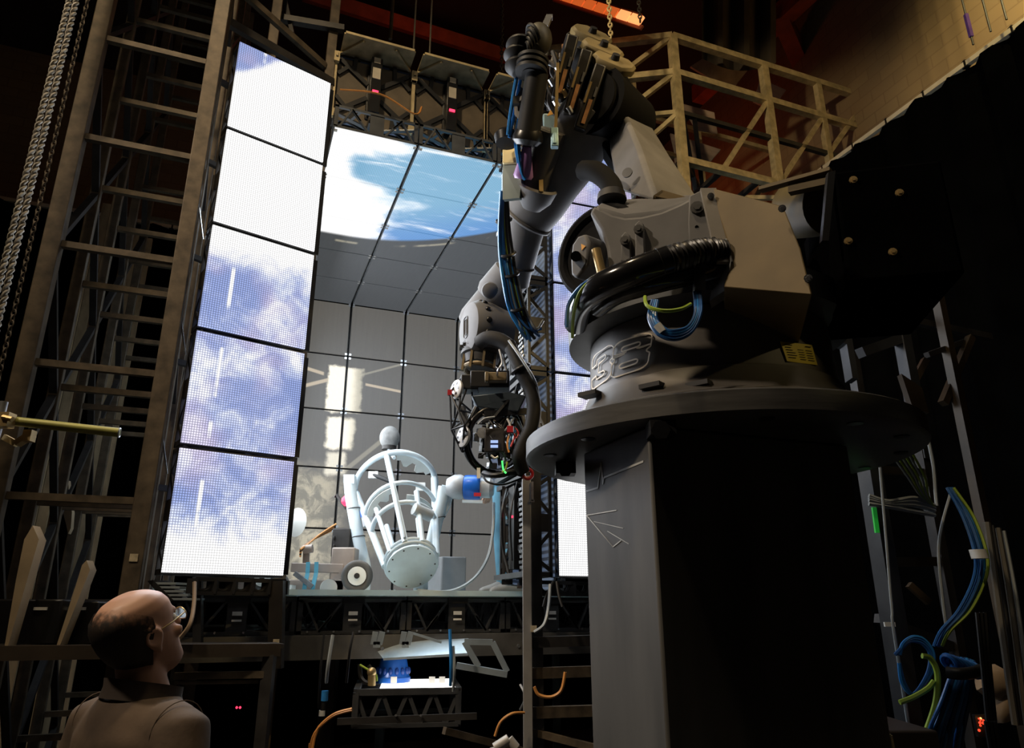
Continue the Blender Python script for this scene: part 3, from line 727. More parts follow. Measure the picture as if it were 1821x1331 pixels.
# --- forearm
fa0 = P(1062,192,2.86); fa1 = P(937,392,3.30); fa2 = P(914,505,3.52)
fd = (fa1-fa0).normalized()
def fpt(t): return fa0.lerp(fa1, t)
L_ = (fa1-fa0).length
mfo = M['robot']
MB().lathe([(0,.15),(.1*L_,.162),(.45*L_,.162),(.62*L_,.150),(.82*L_,.145),(.93*L_,.135),(1.0*L_,.128),(1.0*L_+.004,.11)], fa0, fd, 44).build('forearm_housing', mfo, rob)
fd2 = (fa2-fa1).normalized(); l2 = (fa2-fa1).length
MB().lathe([(-.02,.10),(.1*l2,.103),(.72*l2,.088),(.78*l2,.082),(l2,.082)], fa1, fd2, 40).build('forearm_tube', mfo, rob)
MB().torus(fa1.lerp(fa2,.72), fd2, .088, .008, 40).build('tube_band', M['robot_d'], rob)
MB().torus(fa0.lerp(fa1,.985), fd, .128, .012, 40).build('collar', mfo, rob)
# side barrel, with its open cup; warm brown light is put into the barrel's colour
b0 = P(978,232,2.83); b1 = P(948,340,3.04)
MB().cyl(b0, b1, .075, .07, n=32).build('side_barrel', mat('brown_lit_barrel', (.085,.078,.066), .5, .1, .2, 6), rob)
MB().lathe([(0,.045),(.05,.085),(.11,.10),(.12,.09)], P(945,372,3.08), (b0-b1), 28, cap=False).build('barrel_cup', mfo, rob)
c = P(962,322,2.95); MB().bar(c, c+V((.0,-.01,-.07)), .02, .02).build('cup_bolt', M['brass'], rob)
# three drive motors side by side at the rear of the forearm
hexo = mat('ochre_capped_motor', (.19,.15,.072), .55, .0, .2, 8, spec=.2)
mbk = mat('dark_motor_body', (.022,.020,.018), .42, .2, .3, 9)
mot = []
for i, (cx, cy, Yq) in enumerate([(1052,62,2.80),(1072,86,2.76),(1092,110,2.72)]):
    c = P(cx, cy, Yq); down = (P(cx-44, cy+132, Yq+.34) - c).normalized()
    u_ = (P(cx+40, cy+18, Yq) - P(cx-40, cy-14, Yq)); u_ = (u_ - down*u_.dot(down)).normalized(); v_ = down.cross(u_)
    def hx(k, r1, r2): return [c + down*k + u_*(r1*x) + v_*(r2*y) for x, y in ((1,.25),(.6,.8),(-.6,.8),(-1,.25),(-1,-.35),(-.55,-.8),(.55,-.8),(1,-.35))]
    body = MB().loft([hx(.02,.072,.06), hx(.16,.072,.06), hx(.19,.06,.05), hx(.44,.056,.046)], smooth=False).build('drive_motor', mbk, rob)
    cp_ = MB().loft([hx(-.012,.092,.075), hx(.0,.104,.086), hx(.026,.104,.086)], smooth=False).build('end_cap', hexo, body)
    MB().cyl(c + down*-.012, c + down*-.036, .022, .018, n=12).build('cap_plug', M['black'], body)
    cc = c + down*.05 - u_*.085; 
    MB().hull8([cc+down*k+u_*x+v_*y for k in (-.02,.22) for x, y in ((-.03,-.035),(.03,-.035),(.03,.035),(-.03,.035))]).build('connector_box', M['black'], body, .005)
    cc2 = cc - v_*.0 + down*.06
    for k in range(4): MB().box(cc2 + down*(k*.045) - u_*.034 , (.012,.012,.03)).build('contact_strip', mat('copper_contact', (.50,.26,.12), .4, .5, .4, 20), body)
    c3 = c + down*.44; MB().cyl(c3, c3+down*.10, .02, n=10).build('cable_gland', M['brass'], body)
for (x0,y0,x1,y1) in ((1019,66,990,178),(1044,92,1010,205),(1068,118,1030,232)):
    a, b_ = P(x0,y0,2.70), P(x1,y1,2.80); dd = (b_-a).normalized(); u_ = (X - dd*dd.x).normalized()
    bo = MB().bar(a, b_, .055, .06, side=u_).build('drive_housing', mbk, rob, .008)
    v_ = u_.cross(dd); v_ = v_ if v_.y < 0 else -v_
    MB().bar(a.lerp(b_,.55)+v_*.031+u_*.006, a.lerp(b_,.92)+v_*.031+u_*.006, .018, .006, side=u_).build('contact_strip', MATS['copper_contact'], bo)
    MB().bar(a.lerp(b_,.30)+v_*.031-u_*.018, a.lerp(b_,.62)+v_*.031-u_*.018, .010, .006, side=u_).build('edge_strip', M['brass'], bo)  # brass strip stands in for the housing's lit edge
    MB().bar(a.lerp(b_,.35)+v_*.031+u_*.016, a.lerp(b_,.5)+v_*.031+u_*.016, .010, .006, side=u_).build('clip', M['silver'], bo)
# tangle of small looms between the motors and the bellows
for i in range(9):
    a = P(958+i*6+rnd.uniform(-4,4), 90+rnd.uniform(0,20), 2.78+rnd.uniform(-.03,.06)); e = P(975+i*7, 205+rnd.uniform(-10,20), 2.86)
    m1 = a.lerp(e,.35)+V((rnd.uniform(-.06,.04),rnd.uniform(-.05,.0),rnd.uniform(-.02,.02))); m2 = a.lerp(e,.75)+V((rnd.uniform(-.06,.06),-.02,0))
    cable('loom', [a,m1,m2,e], .007+.003*(i%3), [M['black'],M['rubber'],M['steel_d']][i%3], parent=rob)
for i,(x,y) in enumerate([(984,95),(990,118),(978,140),(1000,160),(986,178),(1010,190)]):
    MB().cyl(P(x,y,2.76), P(x+7,y+12,2.78), .013, n=8).build('fitting', [M['brass'],M['silver'],M['steel_l']][i%3], rob)
MB().bar(P(992,112,2.72), P(988,236,2.78), .008, .014).build('stay_rod', M['brass'], rob)
MB().box(P(986,246,2.76), (.035,.03,.10)).box(P(986,246,2.745), (.02,.012,.06)).build('rod_end', mat('pale_blue_block', (.35,.55,.60), .35, .2, .15, 9), rob, .004)
MB().prism([P(964,200,2.86),P(1012,202,2.84),P(1002,258,2.88),P(978,262,2.9),P(966,238,2.9)], V((.01,.05,0))).build('motor_saddle', mat('teal_lit_bracket', (.16,.24,.24), .45, .1, .2, 7), rob, .01)  # teal light from the screens is put into the bracket colour
MB().prism([P(973,206,2.83),P(984,203,2.83),P(979,195,2.83)], V((0,.004,0))).build('warning_triangle', MATS['orange_triangle'], rob)
# --- dress pack: bellows, black sleeve, blue cables
bl = MB(); 
def bellows(a, b_, n_, r0, r1): 
    d = (b_-a); k = d.length; prof = []
    for i in range(n_): prof += [(i/n_*k, r0), ((i+.25)/n_*k, r1), ((i+.75)/n_*k, r1*.98), ((i+.85)/n_*k, r0)]
    return prof + [(k, r0)], a, d
pr_, a_, d_ = bellows(P(948,104,2.62), P(944,133,2.63), 3, .042, .074)
MB().lathe(pr_, a_, d_, 28).build('bellows', M['rubber'], rob)
for (x0,y0,x1,y1,Y0) in ((925,78,922,96,2.62),(920,96,920,112,2.64),(922,116,924,130,2.66)):
    MB().lathe([(0,.062),(.012,.064),(.05,.038),(.052,.03)], P(x0,y0,Y0), P(x1,y1,Y0)-P(x0,y0,Y0), 26).build('bellows_ring', M['rubber'], rob)
hc = P(958,70,2.62)
MB().ball(hc, (.062,.055,.085), nu=20, nv=12).build('hose_bend', mat('khaki_hose_bend', (.07,.062,.04), .5, 0, .2, 8), rob)
for k in range(5): MB().torus(P(948-k*2.6,62+k*6.5,2.585), V((.8,.1,.55-.1*k)), .045-.004*k, .008, 18, 6, -1.2, 1.9).build('hose_rib', M['rubber'], rob)
MB().bar(P(969,48,2.66), P(977,30,2.68), .02, .03).box(P(977,31,2.68), (.03,.02,.02)).build('aerial_clip', M['silver'], rob)
MB().cyl(P(955,130,2.64), P(938,246,2.78), .052, .056, n=28).build('dress_sleeve', M['rubber'], rob)
MB().lathe([(0,.06),(.03,.072),(.05,.072),(.07,.05)], P(941,232,2.77), P(938,246,2.78)-P(955,130,2.64), 26).build('sleeve_collar', M['blackp'], rob)
MB().lathe([(0,.045),(.02,.06),(.06,.052)], P(901,236,2.86), Z*-1, 24).build('sleeve_collar', M['blackp'], rob)
MB().prism([P(912,178,2.74),P(920,150,2.72),P(932,160,2.72),P(932,190,2.72),P(924,214,2.74),P(914,204,2.74)], V((.03,.03,0))).build('cable_plate', mat('brown_grey_plate', (.12,.11,.10), .5, .1, .2, 9), rob, .004)
MB().box(P(918,180,2.71), (.03,.02,.04)).build('plate_knob', M['black'], rob)
blues = [[(946,66),(930,100),(918,140),(908,200),(903,240)],[(950,68),(936,105),(924,150),(914,205),(905,245)],
 [(953,70),(940,110),(934,160),(922,215),(917,255),(924,300),(932,318)],[(955,74),(944,118),(936,170),(926,222),(920,260),(927,305),(934,320)],[(957,74),(946,120),(938,176),(929,225),(923,262),(930,300),(936,316)]]
for i, b_ in enumerate(blues): cable('blue_cable', [P(x,y,2.60+.012*(i%3)+.0011*(y-60)) for x,y in b_], .0085, M['cblue_l'], parent=rob)
# yellow bracket and pale glass plate on the forearm, purple cone
MB().prism([P(893,266,2.96),P(908,258,2.95),P(932,268,2.93),P(930,290,2.93),P(893,291,2.96)], V((.03,.08,.0))).build('yellow_bracket', mat('cream_bracket', (.62,.52,.26), .45, .1, .1, 8), rob, .006)
MB().prism([P(894,292,2.97),P(930,294,2.94),P(924,352,2.97),P(894,355,3.0)], V((.01,.02,0))).build('grey_plate', mat('iridescent_grey_plate', (.16,.19,.18), .3, .4, .35, 3), rob)
MB().lathe([(0,.022),(.05,.03),(.13,.048),(.145,.04)], P(937,262,2.84), P(930,318,2.92)-P(937,262,2.84), 22).build('purple_cone', mat('purple_plastic', (.32,.17,.40), .35, 0, .2, 8), rob)
# cable loom running down the forearm to the wrist
cols = [M['cblue_l'],M['cblue'],M['rubber'],M['cblue'],M['cgrey'],M['cblue_l'],M['rubber'],M['cgreen'],M['cblue'],M['rubber'],M['cgrey']]
for i in range(11):
    o_ = (i-5)*2.2; w_ = math.sin(i*2.3)*2.5
    end = [(938,604),(948,600),(956,592),(962,585),(930,598),(944,607),(951,603),(935,600),(959,598),(940,596),(966,570)][i]
    pts = [P(897+o_*.5,340,3.02),P(896+o_*.7+w_,400,3.14),P(900+o_+w_,450,3.22),P(909+o_*1.2,505,3.28),P(920+o_*1.3,550,3.34),P((end[0]+925+o_*1.3)/2,585,3.38),P(*end,3.42)]
    cable('dress_cable', pts, .0075+.0015*(i%3==0), cols[i], parent=rob)
for x, y in ((896,392),(903,452),(909,488),(920,548)): MB().torus(P(x,y,3.16+.0012*(y-390)), (P(x+4,y+20,3.2)-P(x,y,3.16)), .036, .009, 20, 6).build('cable_strap', M['black'], rob)
# --- wrist
w0 = P(909,490,3.50); w1 = P(862,548,3.62)
MB().lathe([(0,.085),(.02,.108),(.16,.112),(.19,.10)], w0 + (w0-w1)*.1, w1-w0, 40).build('wrist_housing', mfo, rob)
MB().lathe([(0,.045),(.02,.04),(.03,.02)], P(871,517,3.42), EYE-P(871,517,3.42), 20).build('wrist_boss', mfo, rob)
MB().lathe([(0,.112),(.05,.128),(.20,.130),(.24,.118)], P(893,528,3.6), w1-w0, 40).build('wrist_body', mfo, rob)
g0 = P(852,586,3.53); gn = V((-.86,-.40,-.02)).normalized()
gb = MB().lathe([(-.16,.115),(-.04,.150),(.03,.150),(.06,.136),(.075,.10)], g0, gn, 44).build('gear_cover', mfo, rob)
u_, v_ = perp(gn)
for k in range(14):
    a = 2*PI*k/14; c = g0 + (u_*math.cos(a)+v_*math.sin(a))*.149; d = (u_*math.cos(a)+v_*math.sin(a))
    MB().ball(c + gn*.005, (.017,.017,.012), (gn, d.cross(gn), d), 12, 6).build('bolt_pocket', M['blackp'], gb)
mb = MB()
for pts_ in (rrect(.028,.06,.02,4), rrect(.012,.045,.01,4)):
    q = [g0 + gn*.077 + u_*x*1.0 + v_*y for x, y in pts_]
    for i in range(len(q)): mb.bar(q[i], q[(i+1)%len(q)], .004, .003)
mb.build('raised_mark', M['flange'], gb)
# hoses and rings below the wrist
MB().sweep(spline([P(852,610,3.42),P(868,601,3.38),P(892,606,3.36),P(912,622,3.36)],8), .036, 14).build('fabric_hose', mat('grey_fabric_hose', (.022,.021,.021), .75, 0, .3, 20), rob)
t0 = P(860,615,3.58); td = V((-.10,-.12,-1)).normalized()
MB().lathe([(-.06,.10),(0,.105),(.012,.118),(.03,.118),(.036,.104),(.05,.104),(.056,.114),(.075,.114),(.08,.10),(.125,.092)], t0, td, 40).build('tool_flange', M['robot_d'], rob)
tr_ = thing
for k in range(20):
    a = 2*PI*k/20; d = V((math.cos(a),math.sin(a),0)); MB().box(t0+td*.02+d*.119, (.014,.014,.016)).build('flange_tooth', M['black'], rob)
MB().torus(t0+td*.145, td, .085, .013, 32).build('brass_ring', mat('dull_brass', (.20,.15,.08), .5, .4, .2, 9), rob)
for k in range(5): c = t0+td*.06+V((math.cos(R(200+k*40)),math.sin(R(200+k*40)),0))*.098; MB().bar(c, c+td*.1, .022, .012).build('ring_lug', MATS['dull_brass'], rob)
# the hose and cables round the base
hp = [P(1286,452,1.92),P(1250,449,1.90),P(1190,462,1.88),P(1120,487,1.90),P(1065,512,1.98),P(1035,540,2.12),P(1025,575,2.3)]
mcor = mat('ribbed_black_hose', (.014,.013,.012), .35, 0, .2, 10)
sp_ = spline(hp[:4], 22); MB().sweep(sp_, [.040 + .004*math.sin(i*2.6) for i in range(len(sp_))], 18).build('ribbed_hose', mcor, rob)
MB().sweep(spline(hp[2:], 10), .043, 16).build('smooth_hose', mat('glossy_black_hose', (.010,.010,.011), .16, 0, .2, 10), rob)
hp2 = [P(1288,475,1.95),P(1240,484,1.93),P(1170,500,1.93),P(1100,520,1.98),P(1062,545,2.1)]
MB().sweep(spline(hp2,10), .036, 14).build('smooth_hose', MATS['glossy_black_hose'], rob)
cable('earth_cable', [P(1098,484,1.93),P(1060,494,1.95),P(1032,520,2.0),P(1020,560,2.1),P(1018,600,2.2)], .006, M['cgreen'], parent=rob)
cable('base_cable', [P(1085,490,1.95),P(1040,505,1.98),P(1012,540,2.08),P(1008,580,2.2)], .007, M['cblue'], parent=rob)
cable('earth_cable', [P(1147,528,1.86),P(1152,545,1.82),P(1180,553,1.80),P(1210,550,1.82),P(1228,541,1.86)], .0055, M['cgreen'], parent=rob)
for i in range(4):
    cable('base_cable', [P(1160+i*3,535,1.86),P(1154+i*4,565,1.82),P(1170+i*4,594-i*3,1.80),P(1200,604-i*5,1.80),P(1230-i*2,590-i*3,1.82),P(1246-i*3,555,1.86),P(1244-i*3,520,1.9)], .0055, [M['cblue'],M['cblue'],M['cblue_l'],M['cblue']][i], parent=rob)
MB().cyl(P(1168,578,1.80), P(1178,591,1.80), .012, n=10).build('cable_sleeve', M['label'], rob)
MB().bar(P(1243,470,1.9), P(1243,520,1.9), .03).build('hose_clip', M['black'], rob)
MB().box(P(1200,492,1.97), (.15,.02,.05)).build('grey_tag', mat('red_grey_tag', (.16,.10,.08), .5, 0, .3, 9), rob)
# ================================================================ white tilting basket rig on the deck
DK = DZ + .0225
tilt = thing('tilting_basket_rig', 'white tubular tilting basket held between bent posts on the glass deck', 'rig', V((P(705,1060,5.2).x, 5.2, DK)))
Bc = P(732,1005,4.85); Tc = P(704,868,5.55); ax = (Tc-Bc).normalized(); LL = (Tc-Bc).length
bu = (X - ax*ax.x).normalized(); bv = ax.cross(bu)      # bv points up and towards us
if bv.z < 0: bv = -bv
def bp(th, t): r = .168 + (.305-.168)*t; return Bc + ax*(LL*t) + (bu*math.cos(th)+bv*math.sin(th))*r
wt = M['white']
MB().lathe([(-.03,.155),(-.028,.168),(-.012,.168)], Bc, ax, 40).build('end_disc', wt, tilt)
for t0 in (.012,.05): MB().torus(Bc+ax*t0, ax, .170, .012, 40, 8).build('disc_ring', wt, tilt)
mbolt = M['steel_d']
for k in range(10):
    c = Bc - ax*.031 + (bu*math.cos(2*PI*k/10)+bv*math.sin(2*PI*k/10))*.15; MB().cyl(c, c+ax*.004, .006, n=8).build('disc_bolt', mbolt, tilt)
MB().sweep([Tc+(bu*math.cos(R(a))+bv*math.sin(R(a)))*.312 for a in range(-8,189,5)], .022, 12).build('top_ring', wt, tilt)
MB().sweep([Tc+ax*.05+(bu*math.cos(R(a))+bv*math.sin(R(a)))*.300 for a in range(-8,189,5)], .012, 8).build('inner_ring', wt, tilt)
for th, r, t1 in ((100,.021,1),(62,.02,.55),(10,.024,.98),(178,.024,.98),(140,.016,.5),(250,.02,.9),(300,.02,.9),(-20,.018,.7)):
    MB().sweep([bp(R(th),.02), bp(R(th),t1*.5), bp(R(th),t1)], r, 12).build('basket_bar', wt, tilt)
MB().sweep([bp(R(100),.03)+bv*.03, bp(R(100),.6)+bv*.03], .010, 8).build('cable_conduit', M['cgrey'], tilt)
for t_ in (.42,.64): MB().sweep([bp(R(a),t_) for a in range(5,181,8)], .0165, 10).build('hoop', wt, tilt)
# stepped paper guards inside the ring
gm = mat('pale_guard_sheet', (.62,.63,.60), .6, 0, .08, 8)
for a0, a1, t0 in ((20,85,.99),(105,172,.6),(20,80,.5)):
    pts = []; N = 9
    for i in range(N+1): pts.append(bp(R(a0+(a1-a0)*i/N), t0))
    inn = [p.lerp(Bc+ax*(LL*t0), .18+.16*((i//2) % 2)) for i, p in enumerate(pts)]
    MB().prism(pts + inn[::-1], ax*.006).build('stepped_guard', gm, tilt)
MB().cyl(P(736,905,4.95), P(766,918,5.02), .042, n=20).build('pad', mat('grey_white_pad', (.5,.52,.52), .6, 0, .1, 8), tilt)
MB().cyl(P(664,845,5.3), P(708,862,5.25), .016, n=10).build('strut', M['black'], tilt)
MB().box(P(664,845,5.3), (.07,.03,.05)).build('strut_end', M['label'], tilt)
MB().box(P(748,866,5.4), (.07,.03,.06)).build('white_pad', mat('clean_white', (.8,.8,.78), .6, 0, .05, 8), tilt)
# ball on a stalk
hb = P(693,779,5.75); MB().ball(hb, (.083,.083,.098), nu=24, nv=16).build('ball', mat('mottled_grey_ball', (.19,.19,.185), .65, 0, .35, 16, .15), tilt)
MB().cyl(hb-Z*.10, hb-Z*.07, .06, n=20).build('ball_collar', M['steel_d'], tilt); MB().cyl(hb-Z*.10, P(701,815,5.55), .014, n=10).build('stalk', wt, tilt)
# left bent post with bands
pl = [P(622,853,5.3),P(624,880,5.3),P(631,925,5.3),P(641,975,5.3),P(648,1005,5.3),P(649,1025,5.3)]; e_ = P(646,1060,5.3); e_.z = DK; pl.append(e_)
post = MB().sweep(spline(pl,6), .044, 18).build('bent_post', wt, tilt)
MB().hull8([P(x,y,5.3)+V((0,d,0)) for y in (862,846) for x,d in ((613,-.04),(632,-.04),(632,.04),(613,.04))]).build('fork', wt, post)
for x, y in ((629,905),(638,955),(645,1005)): MB().torus(P(x,y,5.3), V((.15,0,-1)), .0455, .004, 20, 6).build('tape_band', M['steel_d'], post)
# right arm, gusset and motor
q = [P(790,866,5.25),P(786,890,5.25),P(776,930,5.22),P(764,985,5.2)]
arm = MB().sweep(spline(q,6), .045, 16).build('side_arm', wt, tilt)
MB().prism([P(786,862,5.24),P(808,868,5.24),P(800,900,5.24),P(777,945,5.24),P(779,905,5.24)], V((0,.05,0))).build('gusset', wt, arm)
MB().torus(P(781,922,5.22), V((.25,0,-1)), .046, .004, 20, 6).build('tape_band', M['steel_d'], arm)
mA, mB_ = P(795,866,5.22), P(862,868,5.2); md_ = (mB_-mA); ml = md_.length
mo = MB().lathe([(0,.06),(.05,.088),(.10,.092),(.125,.08)], mA, md_, 24).build('gearbox', mat('pale_grey_casting', (.45,.46,.47), .45, .2, .2, 12), tilt)
MB().lathe([(.125,.07),(.13,.086),(.15,.09),(.235,.09),(.25,.08)], mA, md_, 28).build('motor', M['blue'], tilt)
MB().lathe([(.25,.075),(.32,.074),(.345,.05)], mA, md_, 24).build('motor_cap', mat('clear_grey_cap', (.42,.44,.45), .35, .1, .2, 9), tilt)
MB().box(P(849,880,5.1), (.05,.01,.025)).build('red_tag', M['red'], tilt); MB().bar(P(822,892,5.12),P(858,893,5.12),.015,.02).build('bracket', wt, tilt)
MB().box(P(852,842,5.12), (.022,.02,.07)).build('switch_box', wt, tilt)
e_ = P(748,1058,5.05); e_.z = DK; MB().cyl(e_, P(748,1025,5.05), .05, n=20).build('foot_post', wt, tilt)
for s_ in (646,): 
    c = P(s_,1060,5.3); c.z = DK; MB().cyl(c, c+Z*.012, .07, n=20).build('foot_plate', wt, tilt)
# second motor and red flag behind the left post
MB().cyl(P(651,905,5.7), P(657,935,5.7), .05, n=18).build('motor', mat('pale_grey_casting', (.4,.4,.4)), tilt)
MB().cyl(P(650,905,5.7), P(653,918,5.7), .053, n=18).build('motor_band', M['blue'], tilt)
MB().sweep([P(595,885,5.6),P(598,880,5.6),P(616,905,5.6)], .012, 8).build('handle', M['steel_d'], tilt)
tag(MB().lathe([(0,.02),(.02,.04),(.05,.045),(.06,.02)], P(608,891,5.55), X, 12).build('red_lamp', M['redled']), 'small red glowing lamp beside the fork of the bent white post', 'lamp')

# --- plain grey block
p0 = PZ(783,1060,DK); p0 = V((P(784,1050,5.75).x, 5.75, DK)); dx = V((P(828,1050,5.75).x-p0.x, .05, 0)); dl = V((P(733,1050,6.1).x-p0.x, .42, 0))
hh = P(784,990,5.75).z - DK
o = MB().prism([p0, p0+dx, p0+dx+dl, p0+dl], Z*hh).build('plain_block', mat('grey_block_paint', (.16,.165,.17), .7, 0, .2, 5), None, .01); tag(o, 'plain grey upright block standing behind the white basket', 'block')
cable('white_cable', [P(878,895,5.3),P(877,940,5.2),P(868,990,5.1),P(842,1030,4.9),P(800,1052,4.8),V((P(742,1062,4.8).x,4.8,DK+.01))], .011, M['cgrey'], 'pale cable curving down onto the deck beside the jeans')

# --- grip dolly behind the open door
do = thing('camera_dolly', 'beige steel dolly with grey tyres and blue straps behind the open bright door', 'dolly', V((P(540,1060,5.2).x,5.2,DK)))
beige = mat('beige_dolly_paint', (.34,.28,.24), .5, .1, .2, 6)
MB().bar(P(430,1043,5.15),P(616,1043,5.15),.16,.08).build('chassis', beige, do, .006)
MB().bar(P(520,1010,5.1),P(612,1012,5.1),.07,.06).build('boom', beige, do, .004)
MB().box(P(612,1020,5.15),(.16,.16,.34)).build('column', beige, do, .01); MB().bar(P(605,1020,5.0),P(645,1022,5.0),.08,.07).build('side_block', beige, do)
MB().bar(P(524,1020,5.0),P(556,1044,5.0),.03,.03).build('brace', M['steel_l'], do); MB().box(P(510,1048,5.0),(.09,.1,.05)).build('white_box', M['label'], do)
MB().bar(P(545,972,5.2),P(544,1008,5.2),.03,.04).cyl(P(540,978,5.18),P(556,976,5.18),.03,n=14).build('pivot', beige, do)
tyre = mat('grey_tyre', (.10,.095,.09), .8, 0, .2, 8)
for px, py, r in ((466,1044,.088),(634,1042,.105),(497,1046,.06)):
    c = P(px,py,4.95); c.z = DK+r+.001
    w_ = MB().torus(c, V((.15,-1,0)), r*.78, r*.22, 28, 10).build('tyre', tyre, do)
    MB().lathe([(-.03,r*.3),(-.028,r*.58),(.028,r*.58),(.03,r*.3)], c, V((.15,-1,0)), 24).build('hub', M['label'], w_); MB().cyl(c, c+V((.006,-.04,0)), r*.18, n=10).build('axle', M['steel_d'], w_)
c = P(584,1046,4.95); MB().cyl(c, c+V((.01,-.03,0)), .055, n=24).build('cap_disc', mat('pale_disc', (.6,.58,.54), .5, .1, .05, 8), do)
for x in (548, 563): 
    pts = [P(x,1000,5.02),P(x-1,1020,5.02),P(x-6,1042,5.0),P(x-8,1056,5.0)]
    mb = MB()
    for a_, b_ in zip(pts, pts[1:]): mb.bar(a_, b_, .028, .004, side=X)
    mb.build('blue_strap', mat('pale_blue_strap', (.10,.36,.48), .6, 0, .15, 8), do)
tag(MB().box(P(610,967,5.35),(.13,.16,.2)).box(P(594,957,5.26),(.012,.02,.03)).box(P(594,972,5.26),(.012,.02,.03)).build('battery_box', M['steel_d'], None, .006), 'black finned box standing on the dolly column', 'box')
for i in range(5):
    cable('orange_cable', [P(598-i*2,932+i*3,5.3),P(570-i*4,950+i*3,5.25),P(548-i*3,968+i*2,5.2),P(534,978+i*3,5.1)], .007, [M['corange'],M['black']][i%2], '%s of the loom between the dolly and the black finned box' % ['upper orange cable','upper black cable','middle orange cable','lower black cable','lowest orange cable'][i], group='loom cables on the dolly')
tag(MB().lathe([(0,.03),(.012,.09),(.02,.1),(.03,.02)], P(531,930,5.05), V((-.5,-.8,0)), 24).build('reflector_dish', mat('pale_dish', (.62,.62,.58), .4, .1, .05, 8)), 'pale round dish peeping out from behind the door edge', 'dish')

# ================================================================ the film camera held by the robot
fc = thing('film_camera_rig', 'black film camera rig of ring, truss and electronics hanging from the robot wrist', 'camera', P(878,840,3.55))
Yc = 3.5
MB().prism([P(838,704,3.45),P(905,697,3.40),P(936,704,3.42),P(922,733,3.42),P(848,724,3.46)], V((0,.14,.0))).build('top_plate', mat('blue_grey_plate', (.07,.09,.11), .4, .3, .2, 8), fc, .006)
MB().box(P(872,682,3.52),(.20,.16,.09)).box(P(836,684,3.5),(.09,.10,.08)).build('mount_block', M['black'], fc, .006)
MB().box(P(882,672,3.40),(.11,.05,.045)).box(P(866,671,3.37),(.02,.03,.05)).build('brass_block', MATS['dull_brass'], fc, .004)
rc = P(885,785,3.52); rn = (EYE-rc).normalized()*1 + V((.35,0,0)); rn.normalize()
MB().torus(rc, rn, .165, .020, 48, 10).build('ring', mat('glossy_black_ring', (.010,.010,.011), .25, .2, .2, 8), fc)
MB().torus(rc-rn*.07, rn, .155, .014, 44, 8).build('ring', M['black'], fc)
MB().sweep([P(848,725,3.45),P(838,745,3.45),P(832,790,3.48)], .016, 8).build('side_strut', M['black'], fc)
# side truss with two drilled white pulleys
nd = {k: P(x,y,Y_) for k,(x,y,Y_) in dict(a=(824,668,3.48),b=(800,699,3.42),c=(803,765,3.42),d=(822,804,3.46),e=(838,796,3.5),f=(841,735,3.5),g=(838,672,3.52),h=(815,730,3.38),i=(826,757,3.36)).items()}
mb = MB()
for k in ('ab','bc','cd','de','ef','fg','ga','bh','hc','hi','ic','id','ie','hf','if','ah','hg','bf','cf'): mb.sweep([nd[k[0]], nd[k[1]]], .0055, 6)
mb.build('side_truss', M['black'], fc)
MB().box(nd['b'], (.022,.02,.028)).build('red_marker', M['red'], fc)
for x, y, h_ in ((815,694,.05),(827,778,.052)):
    c = P(x,y,3.44); pn = V((-.78,-.62,.05)).normalized()
    pu = MB().lathe([(0,h_*.9),(.006,h_),(.016,h_),(.022,h_*.8)], c, pn, 28).build('pulley', mat('white_pulley', (.7,.7,.68), .4, .1, .05, 8), fc)
    u_, v_ = perp(pn)
    for k in range(6): d = (u_*math.cos(k*PI/3)+v_*math.sin(k*PI/3))*h_*.62; MB().cyl(c+d+pn*.021, c+d+pn*.0235, .007, n=8).build('pulley_hole', M['blackp'], pu)
MB().prism([P(812,722,3.43),P(824,722,3.43),P(832,760,3.44),P(822,764,3.44)], V((.01,.01,0))).build('belt_arm', M['steel_l'], fc)
body = MB().box(P(880,788,3.46),(.10,.13,.12)).build('camera_body', M['steel_d'], fc, .006)
MB().box(P(879,790,3.385),(.036,.006,.036)).build('monitor', mat('small_screen', (.05,.06,.12), .2, 0, .1, 9, emit=(.45,.6,1), es=.9), body)
MB().box(P(879,790,3.380),(.036,.003,.008)).build('monitor_band', mat('dark_blue_bar', (.01,.015,.12), .3, 0, .1, 9), body)
MB().cyl(P(858,770,3.42),P(868,774,3.5),.028,n=16).build('lens_motor', M['steel_l'], fc)
er = random.Random(3)
for i in range(34):
    a = er.uniform(0,2*PI); rr = er.uniform(.03,.14); u_, v_ = perp(rn); c = rc + (u_*math.cos(a)+v_*math.sin(a))*rr + rn*er.uniform(-.02,.05)
    m_ = er.choice([M['black'],M['black'],M['steel_d'],M['steel_d'],M['steel_l'],M['blackp'],M['silver']])
    k = (.012,.014,.02) if m_ is M['silver'] else (er.uniform(.02,.05),er.uniform(.02,.05),er.uniform(.02,.06))
    MB().box(c, k, perp(rn)+(rn,)).build('electronics_box', m_, fc, .003)
for i, (pts_, m_) in enumerate([([(902,745),(908,760),(905,775)],M['label']),([(905,765),(915,775),(908,795)],M['red']),([(918,765),(908,780),(905,800)],M['cblue_l']),([(917,762),(922,772),(918,780)],M['red']),([(893,820),(895,835),(900,842)],M['greenled']),([(902,822),(899,835),(893,840)],M['cgreen']),([(850,755),(862,745),(880,742)],M['cgrey']),([(905,775),(902,790),(905,805)],M['corange']),([(873,810),(880,815),(886,812)],M['label'])]):
    cable('signal_wire', [P(x,y,3.36) for x,y in pts_], .005, m_, parent=fc)
MB().box(P(907,764,3.35),(.03,.02,.03)).build('red_connector', M['red'], fc)
